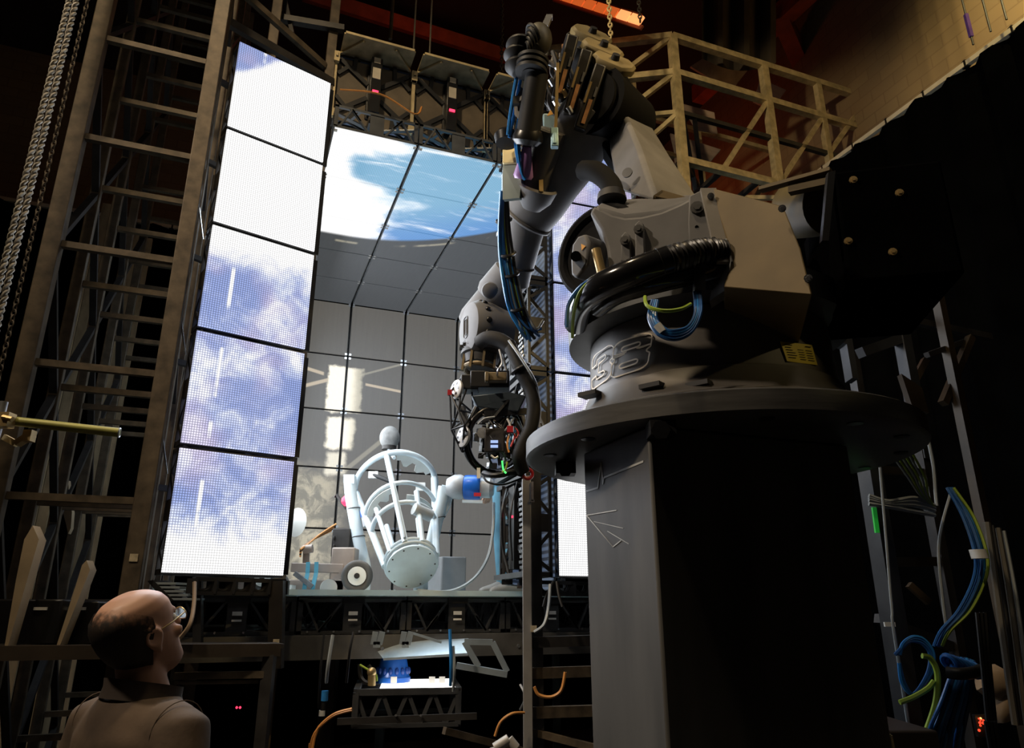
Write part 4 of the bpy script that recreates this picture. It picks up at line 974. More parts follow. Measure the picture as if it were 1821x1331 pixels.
for i in range(10):
    a = P(855+er.uniform(0,60),735+er.uniform(0,20),3.45); e = P(850+er.uniform(0,70),800+er.uniform(0,40),3.45)
    cable('signal_wire', [a, a.lerp(e,.4)+V((er.uniform(-.06,.06),-.05,0)), a.lerp(e,.8)+V((er.uniform(-.05,.05),-.03,0)), e], .005, er.choice([M['black'],M['rubber'],M['cgrey']]), parent=fc)
for k in range(7): MB().bar(P(912+k*4,722+k*3,3.5),P(925+k*2,745+k*6,3.5),.008).build('lattice_rod', M['steel_l'], fc)
MB().bar(P(940,715,3.5),P(962,762,3.5),.008).bar(P(948,712,3.5),P(968,760,3.5),.008).bar(P(953,740,3.5),P(960,737,3.5),.006).bar(P(958,752,3.5),P(965,749,3.5),.006).build('rod_ladder', M['silver'], fc)
MB().sweep(spline([P(905,612,3.36),P(918,640,3.34),P(928,664,3.33),P(943,692,3.33),P(949,725,3.33),P(944,760,3.34),P(930,790,3.35),P(923,815,3.36),P(930,838,3.40)],8), .034, 18).build('umbilical_hose', mat('black_fabric_hose', (.006,.006,.006), .6, 0, .3, 30, spec=.35), fc)
MB().torus(P(926,657,3.33), V((.5,.1,-1)), .046, .010, 22, 8).build('hose_clamp', M['black'], fc)
cable('signal_wire', [P(905,606,3.31),P(922,630,3.28),P(936,652,3.27),P(946,668,3.28),P(955,690,3.33),P(960,730,3.35),P(957,760,3.37)], .007, M['cgrey'], parent=fc)
cable('signal_wire', [P(888,622,3.34),P(893,645,3.33),P(886,658,3.34),P(884,668,3.37)], .006, M['silver'], parent=fc)
MB().torus(P(938,843,3.42), V((.2,-1,.1)), .024, .009, 22, 8).build('red_ring', M['red'], fc)
MB().sweep(spline([P(860,842,3.45),P(880,846,3.4),P(910,840,3.4),P(930,845,3.42)],6), .014, 8).build('lower_rail', M['black'], fc)
MB().sweep(spline([P(858,845,3.45),P(868,858,3.42),P(895,862,3.42),P(930,850,3.42)],8), .005, 6).build('loop_wire', M['black'], fc)
MB().box(P(851,842,3.4),(.016,.016,.05)).build('white_tab', M['label'], fc)
MB().sweep([P(905,712,3.44),P(880,742,3.40),P(858,752,3.44)], .01, 6).build('cross_rod', M['black'], fc)
MB().bar(P(862,737,3.42),P(938,732,3.46),.022,.03).build('upper_rail', M['black'], fc)
# ================================================================ people
def remeshed(o, vox, smooth=4):
    r_ = o.modifiers.new('r', 'REMESH'); r_.mode = 'VOXEL'; r_.voxel_size = vox; r_.use_smooth_shade = True
    s_ = o.modifiers.new('s', 'SMOOTH'); s_.iterations = smooth; s_.factor = .5
    dg = bpy.context.evaluated_depsgraph_get(); me = bpy.data.meshes.new_from_object(o.evaluated_get(dg))
    old = o.data; o.modifiers.clear(); o.data = me; me.name = old.name
    for p in me.polygons: p.use_smooth = True
    return o
HEADR = [(-.122,.070,.012,.026),(-.112,.090,-.018,.034),(-.095,.096,-.042,.045),(-.07,.092,-.058,.054),(-.045,.091,-.074,.063),(-.02,.090,-.088,.070),(.01,.086,-.098,.073),(.035,.094,-.103,.076),(.065,.091,-.104,.077),(.09,.076,-.094,.070),(.108,.050,-.072,.054),(.119,.018,-.040,.028)]
def head_ring(z, f, b_, w_, n=28, off=0., a0=0, a1=2*PI):
    full = abs(a1-a0-2*PI) < 1e-6; pts = []
    for k in range(n if full else n+1):
        th = a0+(a1-a0)*k/n; c_ = math.cos(th); s_ = math.sin(th)
        x = (f+b_)/2 + ((f-b_)/2+off)*math.copysign(abs(c_)**.88, c_); y = (w_+off)*math.copysign(abs(s_)**.88, s_)
        pts.append(V((x, y, z)))
    return pts
def head_at(z):
    for (z0,f0,b0,w0),(z1,f1,b1,w1) in zip(HEADR, HEADR[1:]):
        if z0 <= z <= z1:
            t = (z-z0)/(z1-z0); return f0+(f1-f0)*t, b0+(b1-b0)*t, w0+(w1-w0)*t
    return HEADR[-1][1:] if z > 0 else HEADR[0][1:]
def person(name, label, loc, yaw, head_yaw, head_pitch, skin, hairm, topm, legm, shoem, bald=True, glasses=True, collar=True, arms=((.06,.0),(.06,.0))):
    root = thing(name, label, 'person', loc)
    def G(p): p = V(p); return root.location + V((p.x*math.cos(yaw)-p.y*math.sin(yaw), p.x*math.sin(yaw)+p.y*math.cos(yaw), p.z))
    hq = Matrix.Rotation(head_yaw, 3, 'Z') @ Matrix.Rotation(-head_pitch, 3, 'Y'); nb = V((.0,0,1.475))
    def Hd(p): return G(nb + hq @ (V((.025,0,.135)) + V(p)))
    body = MB()
    body.loft([[Hd(p) for p in head_ring(*r_)] for r_ in HEADR])
    # nose, lips, brow, chin, ears
    body.loft([[Hd((x+dx, y*w_, z)) for dx, y in ((0,-1),(.006,-.5),(.010,0),(.006,.5),(0,1),(-.02,0))] for x, z, w_ in ((.088,.030,.006),(.103,.005,.008),(.116,-.016,.011),(.108,-.026,.0135),(.088,-.030,.011))])
    body.ball(Hd((.090,0,-.056)), (.010,.022,.006)); body.ball(Hd((.087,0,-.068)), (.010,.019,.007)); body.ball(Hd((.086,0,-.102)), (.014,.020,.016))
    for s_ in (-1,1):
        body.ball(Hd((.083,.032*s_,.034)), (.012,.022,.008)); body.ball(Hd((.075,.048*s_,-.022)), (.013,.014,.015))
        fx_ = [hq @ V((1,0,0)), hq @ V((0,1,0)), hq @ V((0,0,1))]
        fx_ = [(G(nb+v)-G(nb)) for v in fx_]
        body.ball(Hd((-.012,.076*s_,-.008)), (.018,.009,.032), fx_); body.ball(Hd((-.008,.079*s_,-.034)), (.010,.007,.011), fx_); body.torus(Hd((-.014,.083*s_,.002)), fx_[1], .022, .0055, 18, 6)
    # neck and trunk
    body.sweep([G((0,0,1.40)), G((.004,0,1.46)), Hd((-.028,0,-.085)), Hd((-.02,0,-.03))], [.068,.060,.058,.055], 16)
    def trunk(rows, off=0): return [[G((cx+(dx+off)*math.cos(2*PI*k/24), (wy+off)*math.sin(2*PI*k/24), z)) for k in range(24)] for z, cx, dx, wy in rows]
    TR = [(.86,-.01,.10,.155),(.95,-.01,.105,.168),(1.05,.0,.098,.15),(1.15,.005,.105,.158),(1.27,.0,.112,.18),(1.36,-.01,.10,.185),(1.42,-.012,.075,.14),(1.455,-.008,.055,.07)]
    body.loft(trunk(TR))
    wr = []
    for s_, (ab, fl) in zip((1,-1), arms):
        sh = V((-.01,.185*s_,1.385)); el = sh + V((-.02+fl*.3, s_*(.03+ab), -.29)); wrp = el + V((.06+fl, s_*ab*.3, -.25 + abs(fl)*.25))
        wr.append((sh, el, wrp, s_))
        body.sweep([G(sh+V((0,-.03*s_,.0))), G(sh), G(sh.lerp(el,.5)), G(el), G(el.lerp(wrp,.3)), G(wrp)], [.058,.055,.046,.038,.038,.025], 14)
        d = (wrp-el).normalized(); pc = wrp + d*.055; side = V((1,0,0)) - d*d.x; side.normalize(); nrm_ = d.cross(side)
        body.ball(G(pc), (.042,.017,.052), [G(side)-G((0,0,0)), G(nrm_)-G((0,0,0)), G(d)-G((0,0,0))], 14, 10)
        for k, (o_, ln) in enumerate(((.030,.068),(.011,.078),(-.009,.072),(-.028,.056))):
            a = pc + d*.038 + side*o_; b_ = a + d*ln*.5 + nrm_*s_*-.006; c = b_ + d*ln*.42 + nrm_*s_*-.022
            body.sweep([G(a-d*.02), G(a), G(b_), G(c)], [.009,.0088,.008,.0068], 8)
        a = pc - d*.02 + side*.034; body.sweep([G(a-side*.01), G(a+d*.03+side*.018), G(a+d*.062+side*.018)], [.0105,.010,.008], 8)
        hip = V((0,.085*s_,.90)); kn = V((.02,.095*s_,.49)); an = V((-.02,.10*s_,.09))
        body.sweep([G(hip), G(hip.lerp(kn,.4)), G(kn), G(kn.lerp(an,.35)), G(an)], [.09,.078,.055,.054,.036], 14)
        body.loft([[G((x, .10*s_+wy*math.cos(2*PI*k/12), .004+hz*(1+math.sin(2*PI*k/12))/2)) for k in range(12)] for x, wy, hz in ((-.075,.026,.07),(-.04,.034,.10),(.03,.038,.08),(.10,.044,.05),(.155,.036,.035),(.18,.018,.025))])
    remeshed(body.build('body', skin, root), .0062, 3)
    # clothing
    jk = MB(); jk.loft(trunk([(.80,-.01,.115,.172)] + TR[1:6] + [(1.425,-.012,.078,.135),(1.462,-.012,.066,.082)], .022))
    for sh, el, wrp, s_ in wr: jk.sweep([G(sh+V((0,-.05*s_,.0))), G(sh), G(sh.lerp(el,.5)), G(el), G(el.lerp(wrp,.5)), G(wrp-(wrp-el).normalized()*.02)], [.076,.074,.064,.056,.052,.042], 16)
    remeshed(jk.build('jacket', topm, root), .009, 16)
    if collar:
        for sh, el, wrp, s_ in wr:
            ring_ = [G(sh + V((.0725*math.cos(a), -.012*s_+.010*s_*math.sin(a), .0728*math.sin(a)-.002))) for a in [2*PI*k/26 for k in range(26)]]
            MB().sweep(ring_, .0014, 6, closed=True).build('armhole_seam', topm, root)
    tr = MB(); tr.loft(trunk([(.84,-.01,.11,.16),(.95,-.01,.11,.168),(1.0,0,.104,.16)], .008))
    for s_ in (1,-1):
        hip = V((0,.085*s_,.90)); kn = V((.02,.095*s_,.49)); an = V((-.015,.10*s_,.07))
        tr.sweep([G(hip), G(hip.lerp(kn,.4)), G(kn), G(kn.lerp(an,.35)), G(an)], [.10,.09,.072,.07,.068], 16)
        MB().loft([[G((x, .10*s_+wy*math.cos(2*PI*k/14), .001+hz*(1+math.sin(2*PI*k/14))/2)) for k in range(14)] for x, wy, hz in ((-.088,.03,.08),(-.045,.042,.11),(.03,.046,.10),(.10,.052,.07),(.165,.044,.05),(.195,.02,.035))]).build('shoe', shoem, root)
    remeshed(tr.build('trousers', legm, root), .010, 4)
    if collar:
        rows = []
        for dz, rr in ((-.022,.100),(.005,.093),(.026,.094),(.024,.086),(.004,.083),(-.022,.090)):
            rows.append([G((-.006+(rr*1.02)*math.cos(R(28)+2*PI*.845*k/30), rr*1.08*math.sin(R(28)+2*PI*.845*k/30), 1.462+dz+.018*-math.cos(R(28)+2*PI*.845*k/30))) for k in range(31)])
        mb = MB(); vs = [[mb.bm.verts.new(p) for p in r_] for r_ in rows]; mb.sm = True
        for i in range(6):
            A_, B_ = vs[i], vs[(i+1) % 6]
            for k in range(30): mb._f([A_[k], A_[k+1], B_[k+1], B_[k]])
        mb._f([v[0] for v in vs]); mb._f([v[-1] for v in vs][::-1]); mb.build('collar', mat('dark_collar_cloth', (.045,.030,.021), .85, 0, .2, 9), root)
    # hair
    hr = MB(); rows = []
    if bald: span = [(-.095,128,.003),(-.06,112,.009),(-.03,104,.012),(0,97,.012),(.03,90,.011),(.055,90,.010),(.078,102,.008),(.096,124,.005),(.106,150,.002)]
    else: span = [(-.07,112,.008),(-.02,92,.014),(.02,72,.016),(.05,55,.016),(.08,25,.018),(.105,12,.02),(.118,8,.022)]
    for z, a_, of in span:
        f, b_, w_ = head_at(z); a_ = R(a_)
        outr = head_ring(z, f, b_, w_, 26, of, a_, 2*PI-a_); inn = head_ring(z, f, b_, w_, 26, -.006, a_, 2*PI-a_)
        rows.append([Hd(p) for p in outr + inn[::-1]])
    hr.loft(rows); hr.build('hair', hairm, root)
    for s_ in (-1,1):
        e_ = MB().ball(Hd((.078,.031*s_,.012)), .0125, nu=14, nv=8).build('eye', M['label'], root); MB().ball(Hd((.0895,.031*s_,.013)), .0045, nu=8, nv=6).build('iris', M['blackp'], e_)
    if glasses:
        g_ = MB()
        for s_ in (-1,1):
            g_.sweep([Hd((.108-abs(x)*.15, .034*s_+x, .010+y)) for x, y in [(.024*math.cos(2*PI*k/18), .017*math.sin(2*PI*k/18)) for k in range(18)]], .0016, 6, closed=True)
            g_.sweep([Hd((.103,.058*s_,.016)), Hd((.05,.076*s_,.014)), Hd((-.012,.080*s_,.012)), Hd((-.03,.079*s_,-.006))], .0018, 6)
        g_.sweep([Hd((.108,-.011,.014)), Hd((.112,0,.018)), Hd((.108,.011,.014))], .0015, 6)
        go_ = g_.build('glasses', M['brass'], root)
        for s_ in (-1,1): MB().loft([[Hd((.108+d_-abs(.022*math.cos(2*PI*k/16))*.15, .034*s_+.022*math.cos(2*PI*k/16), .010+.015*math.sin(2*PI*k/16))) for k in range(16)] for d_ in (-.001,.001)]).build('lens', MATS['lens_glass'], go_)
    return root
mgl = bpy.data.materials.new('lens_glass'); mgl.use_nodes = True; bb_ = mgl.node_tree.nodes['Principled BSDF']; bb_.inputs['Transmission Weight'].default_value = .9; bb_.inputs['Roughness'].default_value = .03; bb_.inputs['Alpha'].default_value = .45; MATS['lens_glass'] = mgl
skin = mat('warm_skin', (.47,.26,.17), .5, 0, .12, 14, .03)
hair = mat('dark_brown_hair', (.018,.012,.008), .6, 0, .4, 30, .3, stretch=(1,1,.15))
hb2_ = hair.node_tree; ht = NT(hair); htc = hb2_.nodes.new('ShaderNodeTexCoord'); sx_ = hb2_.nodes.new('ShaderNodeSeparateXYZ')
hb2_.links.new(htc.outputs['Generated'], sx_.inputs[0])
ht.put(hb2_.nodes['Principled BSDF'].inputs['Alpha'], ht.step(ht.m('ADD', ht.m('MULTIPLY', sx_.outputs[2], -1.), ht.m('MULTIPLY', ht.noise(htc.outputs['Object'], 70, 3), .55)), -.72, -.42))
jack = mat('brown_jacket_cloth', (.10,.068,.045), .9, 0, .3, 9, .5)
jeans = mat('pale_blue_denim', (.09,.24,.33), .8, 0, .3, 6, .15)
navy = mat('navy_shirt', (.02,.028,.05), .85, 0, .2, 8)
shoe = mat('grey_trainer', (.25,.24,.22), .6, 0, .2, 9)
hc_ = P(299,1137,2.1); yaw = R(58)
person('person', 'balding person in brown collared jacket and glasses gazing up, in the near foreground', V((hc_.x-.045*math.cos(yaw), hc_.y-.045*math.sin(yaw), hc_.z-1.475-.12)), yaw, R(2), R(27), skin, hair, jack, mat('dark_trousers', (.02,.02,.022), .8, 0, .2, 8), M['black'])
pp = P(906,1050,5.45)
person('person', 'person in pale blue jeans standing inside the box behind the camera rig', V((pp.x, 5.45, DK)), R(205), 0, 0, skin, hair, navy, jeans, shoe, bald=False, glasses=False, collar=False)
# ================================================================ ladder tower beside the door
T0 = V((-2.347, 3.25, 0)); TWd = .605
def T(i, d, z): return T0 + WD*(TWd*i) + DD*d + Z*z
tow = thing('ladder_tower', 'tall brown steel lattice tower with rungs beside the open bright door', 'tower', T(.5,1.2,0))
ZT = 7.4
RZ = [-1.45,-.80,-.16,.486,1.13,1.77,2.42,3.08,3.73,4.38,5.03]
for j, d in enumerate((0,.62,1.24,1.86,2.48)):
    for i in (0,1): MB().bar(T(i,d,.0), T(i,d,ZT), .082 if j == 0 else .06, .082 if j == 0 else .05, side=WD).build('post', M['steel'], tow, .004)
    for k, z in enumerate(RZ): MB().bar(T(0,d,CH+z+.05*j), T(1,d,CH+z+.05*j), .034, .034, side=Z).build('rung', M['steel'], tow)
for j, d in enumerate((0,.62,1.24,1.86)):
    for k in range(0, len(RZ)-1):
        for i in (0,1):
            a, b_ = (RZ[k], RZ[k+1]) if (k+j) % 2 else (RZ[k+1], RZ[k])
            if i == 0 or k % 2 == 0: MB().bar(T(i,d,CH+a), T(i,d+.62,CH+b_), .04, .03, side=WD).build('brace', M['steel_d'], tow)
MB().box(T(1,-.043,CH+.22), (.035,.004,.035), (WD,DD,Z)).build('sticker', mat('tan_sticker', (.5,.42,.28), .6, 0, .3, 40), tow)
# bare studs leaning behind the tower
for k, (x, y0, y1, Yq) in enumerate([(222,470,1000,6.4),(243,430,1010,6.6),(262,440,1000,6.8),(205,560,980,6.2),(165,400,800,6.0),(188,380,900,6.1)]):
    b0_ = P(x-(y1-y0)*.09,y1,Yq); t0_ = P(x,y0,Yq); b0_.z = 0; b0_.x = t0_.x-.02; b0_.y = Yq
    tag(MB().bar(b0_, t0_+Z*.1, .075, .04, side=WD).build('timber_stud', M['wood']), 'tall bare timber stud behind the ladder tower, %s from the bright door' % ['third','second','nearest','fourth','farthest','fifth'][k], 'stud', 'timber studs behind the tower')
# frame that carries the open door
sf = thing('door_support_frame', 'brown steel uprights and braces rising behind the open bright door', 'frame', V((-1.4,4.2,0)))
up = []
for x, y, Yq, zt in ((396,60,3.72,6.9),(492,20,4.2,6.9),(592,60,4.42,6.4)):
    p = P(x,y,Yq); up.append(p); MB().bar(V((p.x,p.y,0)), V((p.x,p.y,zt)), .07, .07, side=WD).build('upright', M['steel'], sf, .004)
MB().bar(P(418,-25,3.8), P(578,118,4.38), .035, .05).build('diagonal', M['steel'], sf)
MB().bar(P(398,35,3.72), P(592,148,4.42), .04, .06).build('cross_rail', M['steel_d'], sf)
for z in (.6,1.3,1.95,2.6,3.2):
    MB().bar(V((up[0].x,up[0].y,CH+z)), T(1,.05,CH+z-.03), .035,.03).build('tie_rail', M['steel_d'], sf)
    MB().bar(V((up[0].x,up[0].y,CH+z)), V((up[0].x,up[0].y,CH+z))+DL*.5+DLn*.12, .03,.03).build('door_bracket', M['steel_d'], sf)
for k,(z) in enumerate((.95,1.6,2.3)): MB().bar(T(1,.04,CH+z), PL+DLn*.16+Z*(CH+z-.3), .008,.008).build('stay_wire', M['silver'], sf)
MB().bar(P(505,-10,4.3), P(520,60,4.3), .03).bar(P(590,-20,4.42), P(612,-40,4.6),.02).build('cross_rail', M['steel_d'], sf)
MB().bar(P(482,30,4.25), P(612,52,4.4), .05,.05).build('cross_rail', M['steel_d'], sf)
# ropes and chains
def rope(px, py, Y, r, z0, z1, label, mt, group, pitch=.06):
    p = P(px,py,Y); n_ = int((z1-z0)/pitch*5); mb = MB()
    for ph in (0, PI): mb.sweep([V((p.x+r*.9*math.cos(ph+k*2*PI/5), p.y+r*.9*math.sin(ph+k*2*PI/5), z0+(z1-z0)*k/n_)) for k in range(n_+1)], r, 6)
    tag(mb.build('rope', mt), label, 'rope', group)
mrope = mat('pale_twisted_rope', (.19,.17,.13), .8, 0, .2, 30)
rope(118,20,2.62,.0075,.01,9.6,'pale twisted rope, outer one of the pair hanging before the tower',mrope,'twisted ropes before the tower')
rope(131,20,2.62,.0075,.01,9.6,'pale twisted rope, inner one of the pair hanging before the tower',mrope,'twisted ropes before the tower')
def chain(px, py, Y, z0, z1, label, mt, lk=.035, r=.0035, group=None):
    p = P(px,py,Y); mb = MB(); n_ = int((z1-z0)/(lk*.74))
    for k in range(n_):
        c = V((p.x,p.y,z0+k*lk*.74)); d = X if k % 2 else YA
        mb.sweep([c + d*(lk*.28*math.cos(a)) + Z*(lk*.5*math.sin(a)) for a in [2*PI*q/8 for q in range(8)]], r, 4, closed=True)
    tag(mb.build('hanging_chain', mt), label, 'chain', group)
chain(150,25,2.9,.6,7.5,'thin dark hoist chain hanging beside the twisted ropes',M['steel'])
for x, y1, Yq, lb in ((735,95,4.9,'pale wire rope hanging over the panel backs, nearer the door'),(763,118,4.9,'pale wire rope hanging over the gap between two panel backs')):
    p = P(x,y1,Yq); tag(MB().cyl(p, V((p.x,p.y,9.6)), .0075, n=8).build('hanging_wire_rope', mrope), lb, 'wire rope', 'wire ropes over the box')
p = P(694,70,5.2); tag(MB().cyl(p, V((p.x,p.y,9.6)), .017, n=8).build('hanging_pole', M['steel']), 'thin brown steel pole above the first panel back', 'pole')
chain(892,150,5.4,P(892,170,5.4).z,9.6,'dark chain hanging just beside the robot\'s cable bellows',M['steel_d'],.05,.006)
chain(1086,62,5.0,P(1086,66,5.0).z,9.6,'pale hoist chain hanging above the robot elbow',M['truss'],.06,.007)
chain(1138,30,5.6,P(1138,36,5.6).z,9.6,'darker hoist chain beside the end of the orange-lit beam',M['steel_d'],.06,.007)
cx_ = 5.5
for x, lb in ((1726,'with purple strap hanging from the drape batten'),(1763,'second from the purple strap, on the drape batten'),(1797,'farthest from the purple strap, on the drape batten')):
    d = ray(x, 60); nrm = WD; t_ = (B(cx_,0,0)-EYE).dot(nrm)/d.dot(nrm); q = EYE + d*t_
    s0 = q.copy(); mb = MB().sweep([V((q.x,q.y,CH+4.9)), V((q.x,q.y,9.5))], .009, 6)
    o = tag(mb.build('drape_cord', M['black']), 'dark cord %s' % lb, 'cord', 'cords of the drape')
    if x == 1726: MB().box(V((q.x,q.y,CH+5.12)), (.03,.03,.26)).build('purple_strap', mat('purple_strap_cloth', (.12,.05,.30), .7, 0, .2, 9), o)
# orange beam, emission standing in for red light on it, and hanging dark cloth
hb_ = thing('orange_lit_beam', 'orange-lit slatted beam high up above the robot elbow', 'beam', P(1075,20,6.2))
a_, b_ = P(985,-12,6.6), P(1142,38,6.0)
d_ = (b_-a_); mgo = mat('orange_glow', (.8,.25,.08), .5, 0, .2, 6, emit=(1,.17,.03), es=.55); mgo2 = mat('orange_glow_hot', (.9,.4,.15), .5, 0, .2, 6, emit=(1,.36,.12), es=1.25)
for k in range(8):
    MB().bar(a_+d_*(k/8+.006), a_+d_*((k+1)/8-.006), .10,.03,side=Z).build('orange_lit_slat', mgo2 if k > 5 else mgo, hb_)
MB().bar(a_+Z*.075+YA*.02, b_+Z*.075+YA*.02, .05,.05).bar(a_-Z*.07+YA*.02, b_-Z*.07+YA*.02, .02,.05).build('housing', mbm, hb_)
cl = MB(); rows = []
for j in range(9):
    y = -40+j*18; rows.append([P(1248+ (k/14)*132 + (0 if j < 7 else 0), y + (18*math.sin(PI*k/14) if j > 5 else 0) + (j-6)*(k/14)*4*(j>6), 7.0+.12*math.sin(k*1.3)) for k in range(15)])
vs = [[cl.bm.verts.new(p) for p in r_] for r_ in rows]; cl.sm = True
for A_, B_ in zip(vs, vs[1:]):
    for k in range(14): cl._f([A_[k],A_[k+1],B_[k+1],B_[k]])
tag(cl.build('hanging_cloth', mat('dark_hanging_cloth', (.06,.045,.03), .9, 0, .3, 3)), 'dark brown cloth hanging from the roof above the welded platform', 'cloth')

# ================================================================ welded platform high at the right
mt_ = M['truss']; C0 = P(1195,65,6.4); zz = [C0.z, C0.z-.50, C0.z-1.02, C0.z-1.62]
pf = thing('welded_platform', 'ochre-lit welded box-section platform high behind the robot', 'platform', V((C0.x+1,C0.y+.6,CH+3.6)))
def F(a, b_, z): return V((C0.x,C0.y,0)) + WD*a + DD*b_ + Z*z
L1 = V((-.66,.10,0)); pw = .075
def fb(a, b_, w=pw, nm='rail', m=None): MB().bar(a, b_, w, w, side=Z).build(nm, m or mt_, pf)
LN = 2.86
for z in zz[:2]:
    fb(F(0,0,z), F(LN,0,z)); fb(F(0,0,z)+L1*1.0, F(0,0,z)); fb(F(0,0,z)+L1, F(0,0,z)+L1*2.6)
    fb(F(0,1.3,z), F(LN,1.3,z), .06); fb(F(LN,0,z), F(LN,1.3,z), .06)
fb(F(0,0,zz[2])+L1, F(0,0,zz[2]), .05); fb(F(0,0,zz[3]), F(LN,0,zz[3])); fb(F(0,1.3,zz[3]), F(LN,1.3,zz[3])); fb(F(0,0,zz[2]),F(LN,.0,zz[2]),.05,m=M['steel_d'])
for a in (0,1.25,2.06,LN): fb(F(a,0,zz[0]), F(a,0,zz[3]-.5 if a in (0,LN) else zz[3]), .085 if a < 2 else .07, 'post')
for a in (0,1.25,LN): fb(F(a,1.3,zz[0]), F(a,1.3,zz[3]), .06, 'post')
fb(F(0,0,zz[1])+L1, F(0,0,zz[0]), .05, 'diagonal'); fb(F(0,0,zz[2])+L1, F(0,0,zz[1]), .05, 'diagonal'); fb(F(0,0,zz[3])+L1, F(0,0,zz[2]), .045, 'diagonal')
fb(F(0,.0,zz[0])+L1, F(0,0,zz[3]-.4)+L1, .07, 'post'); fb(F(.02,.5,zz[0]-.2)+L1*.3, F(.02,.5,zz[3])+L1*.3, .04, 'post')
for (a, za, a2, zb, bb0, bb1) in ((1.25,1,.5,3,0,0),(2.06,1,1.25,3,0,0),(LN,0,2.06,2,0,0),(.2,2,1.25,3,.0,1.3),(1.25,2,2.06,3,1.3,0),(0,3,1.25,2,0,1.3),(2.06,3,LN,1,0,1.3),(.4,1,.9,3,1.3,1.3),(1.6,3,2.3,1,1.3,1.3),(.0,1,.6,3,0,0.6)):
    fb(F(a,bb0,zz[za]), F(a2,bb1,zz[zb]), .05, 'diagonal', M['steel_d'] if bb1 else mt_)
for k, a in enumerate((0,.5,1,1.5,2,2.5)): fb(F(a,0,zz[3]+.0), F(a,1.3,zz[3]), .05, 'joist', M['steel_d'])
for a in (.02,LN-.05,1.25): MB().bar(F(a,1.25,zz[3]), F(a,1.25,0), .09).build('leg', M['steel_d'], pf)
mpw = mat('pinkish_plywood', (.46,.33,.25), .7, 0, .3, 3, .08, stretch=(1,5,1))
for k, pl_ in enumerate([[(1228,118),(1262,96),(1331,122),(1300,162)],[(1212,184),(1270,200),(1276,236),(1238,229)],[(1192,237),(1282,266),(1262,289),(1200,270)],[(1200,280),(1240,296),(1225,312),(1203,330)],[(1352,140),(1398,160),(1372,195),(1340,180)]]):
    Yk = [7.5,7.3,7.1,7.0,7.9][k]; d_ = V((0,.03,.0))
    tag(MB().prism([P(x,y,Yk+.2*(i>1)) for i,(x,y) in enumerate(pl_)], d_).build('plywood_board', mpw), 'bare pinkish plywood board stored in the welded platform, %s' % ['topmost','second, behind the corner post','third down, by the upper arm','lowest, touching the grey arm','farthest from the robot'][k], 'board', 'plywood boards in the platform')

# ================================================================ scaffold and cables behind the pedestal
sc = thing('lattice_scaffold', 'dark steel scaffold in the shadow behind the robot pedestal', 'scaffold', V((P(1620,1000,3.4).x,3.4,0)))
md2 = mat('grey_lit_scaffold', (.032,.034,.037), .5, .3, .3, 7); mtan = mat('tan_lit_scaffold', (.036,.024,.012), .5, .3, .3, 7)  # lit tones of the scaffold steel, put into the colour
def vpost(px, py, Y, z0, z1, w, m, nm='post'):
    p = P(px,py,Y); MB().bar(V((p.x,p.y,z0)), V((p.x,p.y,z1)), w, w, side=WD).build(nm, m, sc); return p
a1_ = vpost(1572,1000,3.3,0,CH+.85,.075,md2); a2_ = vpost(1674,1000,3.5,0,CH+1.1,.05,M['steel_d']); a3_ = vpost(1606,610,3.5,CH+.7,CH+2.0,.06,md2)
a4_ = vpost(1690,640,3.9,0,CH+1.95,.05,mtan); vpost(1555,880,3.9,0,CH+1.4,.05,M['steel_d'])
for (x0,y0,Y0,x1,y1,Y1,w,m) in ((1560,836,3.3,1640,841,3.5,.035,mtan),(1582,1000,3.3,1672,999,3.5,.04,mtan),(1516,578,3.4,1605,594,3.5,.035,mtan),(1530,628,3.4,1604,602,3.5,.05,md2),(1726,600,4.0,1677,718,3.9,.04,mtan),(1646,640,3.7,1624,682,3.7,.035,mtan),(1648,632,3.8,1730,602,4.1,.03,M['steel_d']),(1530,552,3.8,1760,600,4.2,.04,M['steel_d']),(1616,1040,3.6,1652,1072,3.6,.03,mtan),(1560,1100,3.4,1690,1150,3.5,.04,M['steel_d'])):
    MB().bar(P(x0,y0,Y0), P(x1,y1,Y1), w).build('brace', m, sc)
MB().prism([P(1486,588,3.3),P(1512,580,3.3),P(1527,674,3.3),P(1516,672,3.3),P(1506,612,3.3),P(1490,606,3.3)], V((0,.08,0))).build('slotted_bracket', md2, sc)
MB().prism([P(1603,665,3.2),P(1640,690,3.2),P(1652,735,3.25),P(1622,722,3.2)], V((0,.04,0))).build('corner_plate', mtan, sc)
MB().bar(P(1554,903,3.22), P(1560,948,3.22), .018, .012, side=X).build('green_tape', mat('green_tape', (.02,.55,.05), .5, 0, .2, 9, emit=(.05,.8,.1), es=.10), sc)  # faint emission in the tape, in place of light on it
MB().box(P(1582,1111,3.2), (.045,.01,.018)).build('white_tag', M['label'], sc)
MB().bar(P(1600,1120,3.6),P(1612,1185,3.6),.035).build('timber_offcut', M['wood'], sc)
cable('signal_cable', [P(1564,820,3.15),P(1576,960,3.15),P(1586,1080,3.15),P(1598,1180,3.15),V((P(1598,1180,3.15).x,3.15,.02))], .006, M['cgrey'], 'thin pale cable hanging straight down before the scaffold post')
cable('signal_cable', [P(1690,880,3.3),P(1670,965,3.3),P(1676,1060,3.3),P(1684,1120,3.3)], .007, M['cgrey'], 'pale cable looping down inside the scaffold')
cable('white_cable', [P(1650,780,3.4),P(1660,830,3.4),P(1664,880,3.4),P(1666,900,3.4)], .008, M['cgrey'], 'whitish cable hanging below the round top plate\'s far edge')
